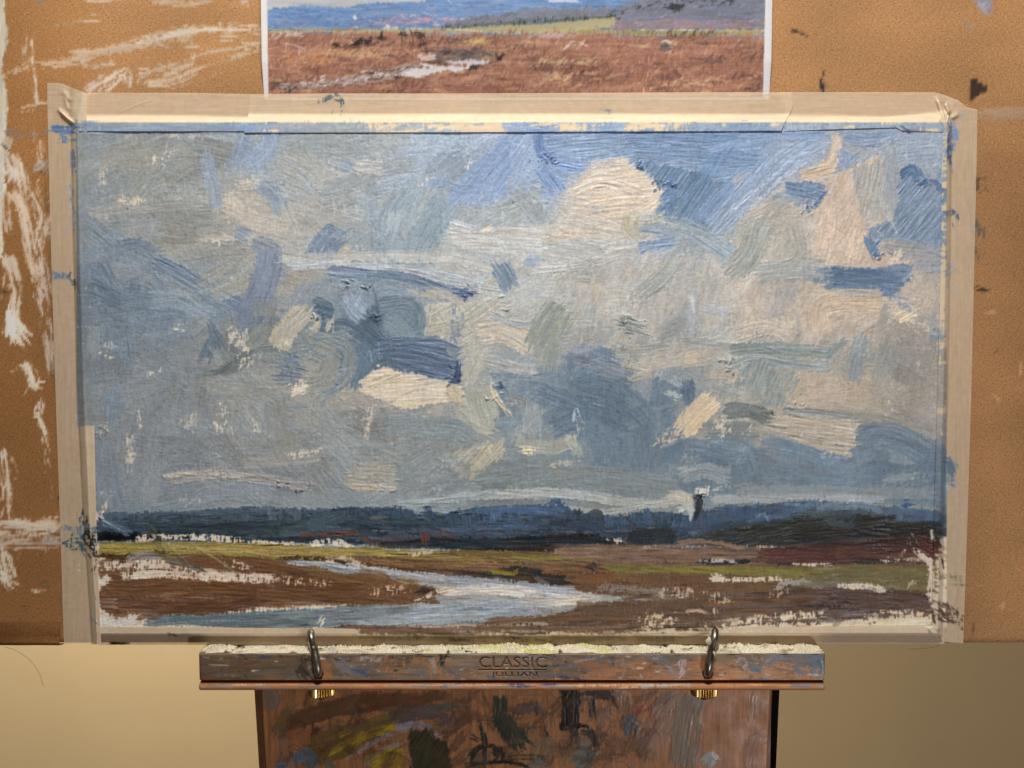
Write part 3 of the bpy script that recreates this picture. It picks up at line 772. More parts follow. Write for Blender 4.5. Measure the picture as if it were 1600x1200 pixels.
    # bare canvas down the right and at the corners
    s("1450,870 1456,900 1454,938", 11, "cbb9a8", dry=.25, h=.15)
    s("1430,860 1452,880", 9, "c9b6a4", dry=.35, h=.15)
    s("1455,830 1458,845", 7, "c9b9a8", dry=.4, h=.15)
    s("1420,915 1440,905", 8, "b7a98b", dry=.5, h=.1)
    s("155,968 170,980 215,966", 18, "d6c5b0", dry=.3, h=.15)
    s("150,985 300,980 420,986 500,982", 6, "d8c8ac", dry=.15, h=.15)
    s("150,800 158,810", 16, "c6b49d", dry=.3, h=.1)
    # scraped grass marks
    s("232,822 245,842 262,872 278,880", 10, "5c604a", op=.5, dry=.15, h=.35)
    s("235,820 262,850 290,876", 3.5, "777a58", h=.4, mix=.3, op=.6)
    s("160,812 180,822 205,833", 13, "55698a", op=.9, h=.25)
    s("160,812 200,834", 3, "8393a9", h=.3)
    s("325,862 350,880 370,896", 3, "8a8256", h=.3)
    s("300,850 330,868", 3, "9a9358", h=.3)
    # paint running under / over the tape edges
    s("128,205 300,203 480,206", 10, "8494a8", op=.8, **M)
    # impasto crumbs
    for (x, y, n, c) in [(848, 245, 12, "4f6b96"), (868, 252, 8, "4c678f"), (1000, 258, 10, "476489"), (1048, 292, 12, "46618a"), (1030, 284, 8, "4d6a90"),
                         (728, 460, 12, "3d5580"), (588, 498, 8, "3c5168"), (712, 590, 12, "34486e"), (785, 470, 6, "a7b0b4"), (1140, 572, 10, "6f7876"),
                         (975, 502, 10, "7f827c"), (1262, 326, 8, "48648c"), (1372, 398, 6, "56708f"), (776, 618, 8, "d3c7ab"), (1440, 284, 10, "4e6787"),
                         (1090, 782, 4, "16181b"), (1098, 768, 4, "ddd3c0"), (440, 758, 5, "5c5c5c"), (475, 766, 4, "504f50"), (570, 446, 8, "4c607a"),
                         (540, 440, 7, "51667f"), (500, 492, 6, "465a70"), (160, 672, 8, "9a948a"), (1196, 640, 6, "5e6664"), (1245, 632, 6, "97938a")]:
        for _ in range(n):
            px, py = x+r.normal(0, 6), y+r.normal(0, 5)
            F.stroke([[px, py], [px+r.normal(0, 3), py+r.normal(0, 2.5)]], r.uniform(2, 4.5), c, h=r.uniform(.5, 1.3), mix=0, soft=1.2, rag=1.2, op=.9)
    # stray specks
    for _ in range(60):
        x = r.uniform(140, 1460); y = r.uniform(215, 780)
        F.stroke([[x, y], [x+r.normal(0, 2), y+.5]], r.uniform(1.4, 2.2), (.2, .2, .22), h=.3, mix=0, soft=1., rag=.3, op=.5)
    # crisp scratches left by stiff bristles
    for _ in range(240):
        x = r.uniform(130, 1470); y = r.uniform(208, 790); an = field(x, y)+r.normal(0, 16); L = r.uniform(15, 70)
        dx, dy = np.cos(np.radians(an)), -np.sin(np.radians(an)); k = r.choice([-.03, .03])
        c = np.clip(F.at(x, y)+k, 0, 1).astype(np.float32)
        F.stroke([[x, y], [x+dx*L/2+r.normal(0, 2), y+dy*L/2+r.normal(0, 2)], [x+dx*L, y+dy*L]], r.uniform(1.4, 2.6), c, h=r.uniform(-.2, .2), mix=.2, soft=1.2, rag=.6, op=.5, dry=.3)
    # linen weave and fine bristle grain in the relief
    X, Y = np.meshgrid(F.x0+np.arange(F.w)*F.rs, F.y0+np.arange(F.h)*F.rs)
    F.hgt += .020*look(WEAVE, X/1.1, Y/1.1)+.030*look(FINE, X, Y)
    g = F.col.mean(2, keepdims=True)
    F.col = F.col*np.interp(Y, [190, 330, 480, 700, 790, 830], [1.10, 1.09, 1.05, 1.02, 1.0, 1.0])[..., None]
    wl = (np.interp(X, [120, 500, 900, 1480], [1, .6, .1, 0])*np.interp(Y, [780, 800], [1, .15]))[..., None]
    F.col = F.col+wl*np.array([.014, .001, -.020])
    g = F.col.mean(2, keepdims=True)
    blu = np.interp(Y, [200, 420, 700, 780, 795], [.5, 1., 1.1, 1.1, 1.15])[..., None]*np.clip((F.col[..., 2:]-F.col[..., :1])*6, 0, 1)
    F.col = g+(F.col-g)*(1-.27*blu) + np.array([.006, .006, -.006])*blu
    g = F.col.mean(2, keepdims=True); ld = np.interp(Y, [835, 850], [0, 1])[..., None]*np.clip((F.col[..., :1]-F.col[..., 2:])*8-.6, 0, 1)*np.clip((.62-g)*8, 0, 1)
    F.col = F.col*(1-ld)+ld*(g+(F.col-g)*.84)*.955
    F.col *= (1-.15*np.interp(Y, [788, 800, 848, 856], [0, 1, 1, 0])*np.clip((.55-F.col.mean(2))*8, 0, 1))[..., None]
    F.col = F.col+np.interp(Y, [770, 800], [1., 0])[..., None]*np.array([.000, .000, .008])
    F.col = np.clip(F.col*(1+.022*look(WEAVE, X/1.3, Y/1.3)+.02*look(FINE, X*.9+30, Y*.9))[..., None], 0, 1)
    return F
# ------------------------------------------------------------------ the printed landscape sheet
def make_print():
    F = Film(405, -30, 1210, 165, rs=1.25, base="cdb0a0")
    F.cov[:] = 1
    F.weave = .3
    r = np.random.default_rng(4)
    K = dict(h=0, mix=.1, jit=.04, soft=2, rag=2, ridge=0)
    def p(P, c, **k): F.patch(P, 0, c, **{**K, **k})
    def s(P, w, c, **k): F.stroke(P, w, c, **{**K, **k})
    p("400,-40 1220,-40 1220,30 400,30", "b9bcc0")
    for _ in range(60): s([[r.uniform(415, 1200), r.uniform(-30, 14)], [r.uniform(415, 1200), r.uniform(-30, 14)]], 8, "c3c3c4", op=.3)
    p("400,17 440,16 470,12 500,10 560,6 620,4 660,2 668,-2 720,-10 860,-10 960,-2 1030,-12 1220,-20 1220,60 400,60", "6f90bd", rag=4)
    for _ in range(900):
        x = r.uniform(415, 1000); top = np.interp(x, [415, 560, 660, 860, 1000], [17, 6, 0, -4, 4]); y = r.uniform(top, 46)
        k = (y-top)/(46-top)
        c = hexc("6c92c6")*(1-k)+hexc("66789c")*k
        s([[x, y], [x+r.uniform(2, 7), y+r.uniform(-1, 1)]], r.uniform(2, 5), (c*r.uniform(.82, 1.16)).astype(np.float32), op=.7)
    for _ in range(190):
        x = r.normal(640, 55); y = r.normal(32, 6)
        s([[x, y], [x+r.uniform(1, 6), y]], r.uniform(1.5, 3.5), ["b98aa0", "cf8f98", "a389a8", "d9a9ae", "8f8fb8", "c9ccd8"][r.integers(6)], op=.8)
    s("548,24 556,28", 4, "e3e6ea"); s("603,39 606,43", 4, "e8e6df"); s("700,0 703,3", 3, "e8ecf4"); s("855,1 885,0 905,1", 5, "d6dcea")
    # right hand hill
    p("680,44 740,24 800,18 860,16 960,14 990,0 1100,-10 1220,-20 1220,50 680,50", "7d7d8a", rag=3)
    for _ in range(1500):
        x = r.uniform(690, 1200); y0 = np.interp(x, [690, 760, 860, 960, 1060, 1200], [38, 24, 17, 10, -8, -25]); y = r.uniform(y0, 48)
        c = hexc(["7d8090", "857f88", "6c7280", "8f8790", "5f6a70", "9f8f98"][r.integers(6)])
        s([[x, y], [x+r.uniform(1, 5), y-r.uniform(0, 3)]], r.uniform(2, 5), (c*r.uniform(.85, 1.12)).astype(np.float32), op=.6)
    s("690,48 780,38 880,32 960,27", 7, "5d6a62", op=.9)
    for _ in range(70):
        x = r.uniform(690, 970); y = np.interp(x, [690, 780, 880, 970], [46, 36, 30, 26])+r.normal(0, 2)
        s([[x, y-2], [x, y+2]], r.uniform(1.5, 4), "2f3a38", op=.9)
    for _ in range(50):
        x = r.uniform(940, 1145); y = np.interp(x, [940, 1010, 1145], [24, 6, -2])+r.normal(0, 4)
        s([[x, y], [x+r.uniform(2, 7), y-2]], r.uniform(1.5, 4), "353a40", op=.85)
    for _ in range(26): s([[1055+r.normal(0, 6), 12+r.normal(0, 4)], [1060+r.normal(0, 5), 10]], 4, "333b3c")
    p("960,46 960,36 1040,30 1180,40 1200,46", "a58c92", op=.6)
    for _ in range(200):
        x = r.uniform(950, 1200); y = r.uniform(32, 46); s([[x, y], [x+5, y-1]], 2.5, ["c79aa5", "9a8299", "b58d8d", "8e7c55"][r.integers(4)], op=.6)
    # fields
    p("400,46 690,46 800,40 960,28 960,42 880,48 1200,46 1200,56 400,52", "b7aa80", rag=1.5)
    p("780,52 900,44 955,38 955,44 900,50 880,56", "c3b27d", rag=1.5)
    s("600,44 680,45 760,48", 2.5, "d9d3bd"); s("1000,47 1196,48", 1.2, "e9dfb9"); s("900,50 1040,52 1196,52", 5, "a3985a")
    s("415,47 560,46", 3, "6f7f7e"); s("520,50 680,52", 6, "b09a62")
    # marsh
    p("400,50 700,54 1220,56 1220,175 400,175", "a47059", rag=2)
    pal = ["ab7258", "b98066", "94624f", "855549", "c0957a", "ab7863", "7c5750", "cba486", "a06a56"]
    for _ in range(7500):
        x = r.uniform(405, 1208); y = r.uniform(50, 160)
        k = look(BIG, np.array(x/1.6), np.array(y/.5))*1.5; q = r.integers(9)
        c = hexc(pal[q])*(1-.16*max(0, float(k)-.2)) if k > 0 else hexc(pal[q])*(1-.06*float(k))
        an = r.normal(60, 30); L = r.uniform(1.5, 3+y*.035)
        s([[x, y], [x+L*np.cos(np.radians(an)), y-L*np.sin(np.radians(an))]], r.uniform(1.2, 2.8), np.clip(c, 0, 1).astype(np.float32), op=.7)
    for (x, y, w, hh, c, n) in [(560, 72, 60, 7, "5c4038", 90), (555, 84, 60, 6, "d3ab7c", 160), (470, 92, 60, 9, "cf9560", 140), (560, 66, 10, 5, "2a2320", 40),
                                (700, 64, 60, 6, "3f3531", 40), (740, 66, 20, 4, "cdb06e", 60), (450, 56, 30, 5, "dcc4b0", 60), (880, 125, 50, 9, "dcb287", 160), (1080, 130, 70, 7, "e0b58c", 160),
                                (1045, 120, 26, 9, "6e4a48", 90), (1115, 96, 20, 5, "6b5150", 50), (1160, 122, 26, 7, "6a4644", 70), (905, 125, 22, 8, "7a4f48", 60), (1000, 90, 60, 8, "8d5a52", 60),
                                (850, 108, 26, 5, "70504a", 40), (880, 98, 60, 1.5, "d6b98c", 60), (760, 140, 60, 6, "8a564b", 60), (430, 135, 16, 9, "5b4642", 60), (1185, 138, 20, 8, "5d3f3e", 50), (860, 57, 40, 3, "c9aaa5", 80)]:
        for _ in range(n):
            xx, yy = r.normal(x, w*.5), r.normal(y, hh*.5)
            s([[xx, yy], [xx+r.uniform(1, 5), yy-r.uniform(0, 4)]], r.uniform(1.5, 3), c, op=.6)
    for x, y, n in [(558, 70, 26), (600, 60, 10), (627, 54, 8), (657, 56, 9), (661, 70, 7), (575, 64, 8), (455, 139, 26), (590, 115, 12), (780, 92, 14), (740, 103, 14), (648, 52, 6), (525, 72, 4)]:
        for _ in range(n): s([[x+r.normal(0, 4.5), y+r.normal(0, 2.6)], [x+r.normal(0, 4.5), y+r.normal(0, 2.6)]], 2.4, "241d1c", op=.9)
    # creek
    p("690,76 760,80 780,92 750,100 690,98 665,90", "7c6a66", rag=2)
    p("560,132 600,120 660,108 720,104 736,108 700,114 640,120 570,132 480,137 440,139 440,130 520,124 570,118 610,108 640,98 660,106", "b0988f", rag=3)
    p("650,84 680,84 682,92 662,95 652,90", "cbbcb8"); s("655,99 682,103", 5, "e0d8d6"); p("620,118 640,108 735,106 728,111 690,115 650,124", "ddd5d4", rag=2)
    p("695,97 740,93 765,94 764,101 735,103 700,100", "ddd3d2", rag=1.5)
    for _ in range(280):
        x = r.uniform(440, 640); y = np.interp(x, [440, 520, 640], [136, 128, 112])+r.normal(0, 4)
        s([[x, y], [x+r.uniform(1, 5), y-r.uniform(0, 2)]], r.uniform(1, 2.5), ["e2d6d2", "c9b6b0", "6b5550", "8f7670", "f0e8e4"][r.integers(5)], op=.8)
    s("470,138 560,136", 3, "9d7f7a", op=.7)
    # jetty, frame, capsized hut
    s("440,67 456,70 478,77", 2, "c9a59c")
    for x in range(442, 478, 5): s([[x, 68+(x-440)*.2], [x, 74+(x-440)*.2]], 1.4, "d9c2ba")
    for q in ["880,78 894,65", "889,66 898,64", "886,71 903,70", "900,77 910,65", "905,66 913,70"]: s(q, 1.6, "ead9cf")
    p("1029,74 1036,65 1050,70 1048,78 1032,80", "6c625f", rag=.5); s("1034,66 1040,64 1052,70", 3, "e6dedc"); s("1048,72 1051,77 1044,81", 2.6, "e6dedc")
    for _ in range(260):
        x = r.uniform(682, 772); y = np.interp(x, [682, 772], [84, 86])+r.normal(0, 4)
        s([[x, y], [x+r.uniform(1, 6), y-r.uniform(-1, 1)]], r.uniform(1, 2.6), ["4a403f", "6a5a56", "2c2625", "7d6b64", "5a4a48"][r.integers(5)], op=.8)
    for x0, y0, x1, y1, n in [(570, 117, 660, 104, 60), (440, 141, 560, 134, 60), (660, 98, 700, 102, 24), (735, 107, 770, 98, 30), (650, 80, 690, 80, 24), (560, 126, 640, 121, 30)]:
        for _ in range(n):
            t = r.random(); x = x0+(x1-x0)*t+r.normal(0, 2); y = y0+(y1-y0)*t+r.normal(0, 1.3)
            s([[x, y], [x+r.uniform(0, 4), y-r.uniform(0, 1.5)]], r.uniform(1, 2.2), ["332a28", "2a2322", "5b4a45"][r.integers(3)], op=.85)
    for _ in range(150):
        x = r.uniform(420, 1190); y = r.uniform(60, 148); n = r.integers(3, 9); cc = ["6e4a42", "d9b78c", "7d4f42", "c99a72", "5a4640"][r.integers(5)]
        for _ in range(n): s([[x+r.normal(0, 7), y+r.normal(0, 1.6)], [x+r.normal(0, 7)+3, y+r.normal(0, 1.6)-2]], r.uniform(1, 2), cc, op=.5)
    # white border of the sheet
    X, Y = np.meshgrid(F.x0+np.arange(F.w)*F.rs, F.y0+np.arange(F.h)*F.rs)
    xl = np.interp(Y, [-30, 150], [417.5, 420]); xr = np.interp(Y, [-30, 148], [1196, 1191.5])
    m = np.maximum(sm(0, 1.2, xl-X), sm(0, 1.2, X-xr)); m = np.maximum(m, sm(0, 1.2, Y-152))[..., None]
    F.col = F.col*(1-m)+hexc("e6e0de")*m
    return F

# ------------------------------------------------------------------ smears on the hardboard
def make_board():
    F = Film(-345, -60, 1945, 1025, rs=1.3, base="bd8a58")
    r = np.random.default_rng(9)
    X, Y = np.meshgrid(F.x0+np.arange(F.w)*F.rs, F.y0+np.arange(F.h)*F.rs)
    F.weave = .3; c0 = np.array([0.668, 0.490, 0.318]); F.col[:] = c0
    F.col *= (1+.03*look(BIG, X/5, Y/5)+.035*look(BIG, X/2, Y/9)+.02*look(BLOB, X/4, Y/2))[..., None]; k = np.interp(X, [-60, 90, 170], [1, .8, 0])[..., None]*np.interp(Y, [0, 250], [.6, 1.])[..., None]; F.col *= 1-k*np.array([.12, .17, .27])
    K = dict(h=.25, mix=.12, jit=.05, soft=1.6, rag=3, ridge=.4)
    def s(P, w, c, **k):
        if 'dry' in k and w > 3: k['dry'] = min(.66, k['dry']+.10); k.setdefault('op', .74)
        F.stroke(P, w, c, **{**K, **k})
    W = "cdb79f"
    # ragged pale column at the far left
    F.patch("-46,-60 8,-60 6,30 10,70 4,110 12,160 6,230 10,300 2,330 6,400 -40,420 -50,200", 88, "c8bda8", dry=.05, **K)
    s("5,210 -20,330", 34, "b9ad9c", dry=.3); s("10,240 22,270 14,285", 34, "cfc0b0", dry=.25); s("2,262 30,275", 20, "d6c8b8", dry=.3)
    s("6,300 10,360", 16, "c3b3a2", dry=.4)
    # sweeping dry strokes, top left
    s("10,118 40,104 120,95 200,72 270,52 340,44 415,42", 15, W, dry=.44); s("110,88 180,78 240,66 300,52", 13, W, dry=.2)
    s("210,68 260,56 330,46 400,44", 10, "e3d4c2", dry=.14); s("126,88 138,104 180,97", 7, W, dry=.3); s("170,80 290,72 330,84", 8, W, dry=.45)
    s("215,120 270,102 330,82 410,66", 7, W, dry=.32); s("230,132 290,116 340,96 412,76", 8, W, dry=.28); s("260,140 300,128 350,110", 4, W, dry=.45)
    s("215,120 300,105 260,128 200,118", 28, W, dry=.68); s("380,72 412,68", 12, "e3d6c6", dry=.3)
    s("135,145 165,128 196,118", 22, "d9cbbf", dry=.42); s("160,140 195,116 200,134", 18, "ddd0c4", dry=.34); s("150,142 120,140", 8, W, dry=.5)
    s("90,38 110,33 155,31", 4, W, dry=.35); s("112,40 118,34", 4, W, dry=.4); s("135,25 200,16", 4, W, dry=.55)
    s("130,0 200,-2", 8, W, dry=.3); s("235,2 290,6 330,0", 9, W, dry=.25); s("360,8 390,4", 10, "d8ccc4", dry=.5)
    s("342,58 412,52", 14, W, dry=.5); s("250,62 300,66", 6, W, dry=.5)
    s("44,52 42,90 50,130 55,160", 14, W, dry=.42); s("48,60 54,120 58,165", 4, "e2d4c4", dry=.2); s("10,115 50,104", 8, W, dry=.42); s("30,172 60,160 75,160", 12, W, dry=.45); s("90,120 94,130", 6, W, dry=.35)
    s("60,230 75,250 50,280 55,300", 24, "cdbcae", dry=.55); s("55,200 62,260", 14, W, dry=.6); s("90,70 94,80", 7, W, dry=.6)
    s("0,202 16,205 60,210 78,200", 8, "5f7390", dry=.42); s("28,216 50,208", 7, "6a7c95", dry=.5)
    s("52,265 75,255 74,275", 16, "a7a3a3", dry=.35); s("56,266 64,268", 6, "3d4654", dry=.2)
    s("8,228 11,230", 3, "201c1a")
    s("84,55 88,53", 4, "3b2a22", dry=.1); s("48,0 60,-2", 8, "777a8c", dry=.3)
    # left column between board edge and tape
    s("30,260 40,330 50,380 62,430", 26, "cdbfae", dry=.36); s("16,300 34,330 44,400 70,460", 14, W, dry=.42); s("55,300 70,340 60,390", 20, "bfb3a6", dry=.5)
    s("12,400 25,450 20,500 30,530", 22, "d6c9b9", dry=.2); s("5,430 0,470", 20, W, dry=.5); s("14,505 30,520 42,535", 28, "e0d4c6", dry=.14); s("20,480 14,525", 18, "e0d4c6", dry=.14)
    s("60,450 72,520 80,560 84,590", 20, "b9aca4", dry=.3); s("64,400 80,470", 14, "a99c96", dry=.4); s("15,580 40,572 52,600 66,600", 14, "d9cbbb", dry=.3); s("40,560 56,590 48,605", 9, W, dry=.4)
    s("64,625 62,655 72,690", 12, "ddd0c2", dry=.2); s("58,640 76,700", 4, W, dry=.3); s("70,700 84,780", 8, "a39488", dry=.55)
    s("0,700 8,760 12,812", 18, "cdbfb2", dry=.42); s("12,715 20,740 5,800", 16, W, dry=.5); s("-20,630 10,632", 6, W, dry=.4)
    s("-40,835 20,822 60,826 95,820", 26, "c6b7aa", dry=.18, h=.4); s("-20,850 30,845 90,848", 26, "b3a69b", dry=.32); s("2,860 16,905 24,912", 24, "c9b9aa", dry=.3); s("-20,890 10,905", 22, "bdaea0", dry=.35)
    s("30,845 100,850", 10, "6f6f74", dry=.45); s("70,828 100,835", 9, "39464a", dry=.4); s("20,866 50,866", 8, W, dry=.5)
    s("62,911 78,913", 12, "54402f", dry=.05, soft=4); s("36,945 38,952", 3, "2b211b"); s("92,925 94,960", 8, "5c4433", dry=.3, soft=4)
    s("48,925 64,923", 4, "d5c4ae", dry=.3); s("84,965 96,962", 6, "4c3a30", dry=.3); s("88,770 92,778", 6, "232326", dry=.2)
    s("-10,455 8,458", 6, "26282c", dry=.2); s("72,240 74,300 80,380 86,470", 10, "54402c", op=.5, soft=6, dry=.3); s("80,480 92,690", 12, "4f3d2d", op=.35, soft=6, dry=.3)
    # right hand marks
    s("1520,-20 1536,0 1545,22", 22, "9a93a0", op=.9, dry=.08); s("1530,0 1541,16", 12, "a9a8b4", op=.9); s("1511,38 1517,44", 9, "9a8e96", op=.8)
    F.patch("1515,121 1527,122 1536,131 1544,144 1530,148 1516,157 1513,150", 60, "3e3028", soft=2, rag=1.5, h=.1)
    s("1528,175 1570,178 1640,172", 18, "a89588", op=.55, dry=.25); s("1283,126 1285,136 1286,142", 6, "28262e"); s("1286,118 1285,128", 2, "38343a")
    s("1234,45 1248,51", 3, "4a3a30"); s("1253,52 1257,55", 3, "4a3a30"); s("1206,42 1209,46", 4, "d9d0cc"); s("1272,53 1275,54", 3, "5a4636")
    s("1526,276 1534,286", 12, "33302f", dry=.38, rag=5); s("1524,275 1528,300", 10, "3a3838", dry=.3); s("1526,340 1528,395", 14, "4c4a4c", dry=.4, rag=5, soft=4, op=.8)
    s("1524,450 1532,452 1546,454", 8, "1d1a1c", dry=.15); s("1540,243 1570,250", 24, "8a6040", op=.25, soft=8)
    s("1575,875 1580,890", 12, "6f6250", op=.25, soft=5); s("1552,790 1545,800", 8, "6b5b42", op=.3, soft=4)
    s("1521,975 1520,990", 5, "4c3a30", dry=.4)
    for _ in range(26):
        x, y = r.uniform(1210, 1900), r.uniform(-40, 1000)
        s([[x, y], [x+r.normal(0, 2), y+r.normal(0, 2)]], r.uniform(1, 2.2), "5c4230", op=.6)
    for _ in range(16):
        x, y = r.uniform(1535, 1600), r.uniform(150, 1000); L = r.uniform(6, 16); a = r.uniform(0, 6)
        s([[x, y], [x+L*.6*np.cos(a)+2, y+L*.6*np.sin(a)], [x+L*np.cos(a), y+L*np.sin(a)]], 1.2, "d0a880", op=.45)
    return F

# ------------------------------------------------------------------ masking tape, with what was brushed over it
def make_tape(PF):
    F = Film(60, 118, 1540, 1020, rs=1.25, base="edd4b2")
    r = np.random.default_rng(12)
    X, Y = np.meshgrid(F.x0+np.arange(F.w)*F.rs, F.y0+np.arange(F.h)*F.rs)
    F.col *= (1+.018*look(STREAK, Y*.8, X*1.5)*((X < 150) | (X > 1480))+.018*look(STREAK, X*.8, Y*1.5)*(Y < 200))[..., None]
    K = dict(h=.12, mix=.1, jit=.05, soft=1.6, rag=3, ridge=.3)
    def s(P, w, c, **k): F.stroke(P, w, c, **{**K, **k})
    # paint carried from the painting on to the taped margin
    c, _, hh = PF.sample(X, Y)
    n = look(WEAVE, X/1.4, Y/1.4)*.5+look(RAG, X/2, Y/1.5)*.7+look(BLOB, X/6, Y/6)*.5
    face = (X > 119) & (X < 1480) & (Y > 191) & (Y < 992)
    top = face & (Y < 208)
    amt = np.interp(X, [110, 380, 400, 560, 640, 760, 800, 860, 900, 960, 985, 1060, 1100, 1180, 1230, 1300, 1390, 1440, 1490], [2.6, 2.4, .9, .1, -.1, -.6, 1.2, .8, -1.2, 1.8, -1.0, .1, .6, 1.4, .6, .9, .9, .6, .8])
    side = face & (Y >= 208)
    aml = np.where(X < 160, np.interp(Y, [190, 640, 662, 668, 800, 830, 850, 1000], [3, 3, 2.6, -3, -2, 1.2, -1, -2.5]), np.where(X > 1440, np.interp(Y, [200, 270, 400, 430, 600, 640, 700, 850, 870, 940, 990], [-.4, .2, 1., -1.4, 1.4, .2, 2.4, 2., -.4, 1., -1]), np.interp(X, [150, 540, 575, 950, 1010, 1060, 1290, 1480], [-1.6, -2.0, 2.4, 2.4, .2, .3, -2.2, -2.5])))
    a = np.where(top, amt, aml)
    botm = (Y > 975) & (X > 160) & (X < 1440)
    a = np.where(botm & (Y > 984) & (X < 560), -2, a)
    m = (sm(-.4, .6, n+a)*face)[..., None]
    F.col = F.col*(1-m)+np.clip(c, 0, 1)*m
    F.hgt += m[..., 0]*np.clip(hh, -.1, .3)*.6; F.cov = np.maximum(F.cov, m[..., 0])
    # blue carried over the top edge
    for (x0, x1, c, d) in [(120, 380, "8595ab", .1), (360, 420, "7d95bb", .2), (440, 560, "8fa0b8", .55), (560, 640, "93a3b8", .6), (790, 835, "7f99c0", .1), (842, 858, "7b93bb", .05), (905, 970, "7f96b6", .2), (1060, 1200, "8397b3", .45), (1200, 1300, "8b9cb4", .5), (1320, 1400, "8799b1", .3), (1400, 1470, "8b99ab", .25)]:
        s([[x0, 198], [(x0+x1)/2, 199], [x1, 198]], 12, c, dry=d+.14, rag=5, op=.85)
    # marks on the flat of the tape
    s("500,158 515,152 530,150", 7, "5c676c", dry=.5); s("520,150 532,160 530,172", 14, "566068", dry=.42, rag=5); s("497,160 512,157", 5, "5a646a", dry=.4)
    s("944,172 956,174", 6, "8a8b9a", dry=.2, op=.8); s("540,186 565,188", 3, "9aa3b3", dry=.5)
    s("74,204 90,202 118,203", 14, "5f7597", dry=.15); s("90,215 112,216", 16, "64799a", dry=.3); s("112,230 114,262", 8, "6e7f98", dry=.35, op=.8)
    s("104,290 106,300", 8, "7f8ba0", dry=.3, op=.7); s("103,352 105,360", 9, "6f7f9c", dry=.2, op=.7)
    s("75,434 95,430 112,434", 14, "6c7683", dry=.35); s("112,428 118,450", 10, "3f4650", dry=.25)
    s("118,190 112,200", 8, "7d91b3", dry=.2); s("110,280 114,360", 6, "76839a", dry=.5)
    s("95,826 110,830 130,828", 16, "5f6a70", dry=.5, rag=5); s("100,850 124,848 132,856", 20, "39464c", dry=.44, rag=5); s("128,800 132,826", 12, "384450", dry=.35, rag=4); s("136,830 146,850", 16, "1d2224", dry=.25, rag=5)
    s("140,868 152,872", 5, "2b2220", dry=.3); s("138,830 152,880", 8, "2a2c2e", dry=.45)
    s("140,966 146,972", 6, "5b7488", dry=.4)
    # right strip
    s("1484,192 1490,210 1483,240", 16, "6e84a8", dry=.15, op=.9); s("1495,185 1504,178", 7, "8596b3", dry=.4); s("1482,215 1484,260", 8, "5f7492", dry=.3)
    s("1480,330 1492,335 1494,340", 14, "4f5d74", dry=.3, rag=5, soft=4, op=.9); s("1478,430 1486,420 1490,425", 18, "8a9199", dry=.35, soft=5, op=.7)
    s("1480,440 1500,460", 8, "8c8f92", dry=.5, op=.6); s("1520,280 1527,284", 9, "8b857f", dry=.4, op=.7); s("1520,350 1524,380", 10, "97928c", dry=.5, op=.6)
    s("1474,722 1484,726 1488,748", 20, "60717f", dry=.0, soft=3); s("1478,745 1490,755", 16, "748089", dry=.3, rag=5); s("1480,760 1484,775", 12, "8a8d8c", dry=.55)
    s("1471,868 1473,880", 4, "2e2a28", dry=.3); s("1466,886 1467,896", 6, "2a2522", dry=.2)
    s("1468,903 1490,902 1507,902", 9, "7c745c", dry=.5, rag=4); s("1468,914 1490,912 1507,914", 6, "6f6850", dry=.45, rag=3); s("1480,905 1507,906", 10, "8c8468", dry=.6)
    s("1466,948 1480,955 1506,974", 22, "5d483c", dry=.42, rag=6, end=.2); s("1464,958 1480,968", 14, "4f3b31", dry=.35, rag=5)
    s("1452,940 1458,975", 7, "5b4431", dry=.2); s("1450,985 1490,984", 5, "8c7b6a", dry=.5)
    # lower strip in front of the backing board
    s("270,998 400,1000", 12, "6a5c42", dry=.1, op=.4, soft=5); s("170,1004 195,1006", 5, "2c241d", dry=.2); s("120,1011 190,1010", 3, "5a4a38", dry=.3); s("265,992 275,994", 4, "3a3430", dry=.3)
    s("560,996 700,997 800,996", 10, "5a4630", dry=.1, op=.5, soft=4); s("790,996 830,999 860,1001", 5, "3a2a1c", dry=.05, op=.7, soft=2); s("860,996 980,997", 12, "5c4a32", dry=.1, op=.45, soft=5); s("700,1000 760,1001", 7, "3c2c20", dry=.1, op=.6, soft=3); s("990,996 1060,998", 10, "55422b", dry=.1, op=.5, soft=4); s("640,994 660,996", 8, "3e2e20", op=.5, soft=3)
    return F

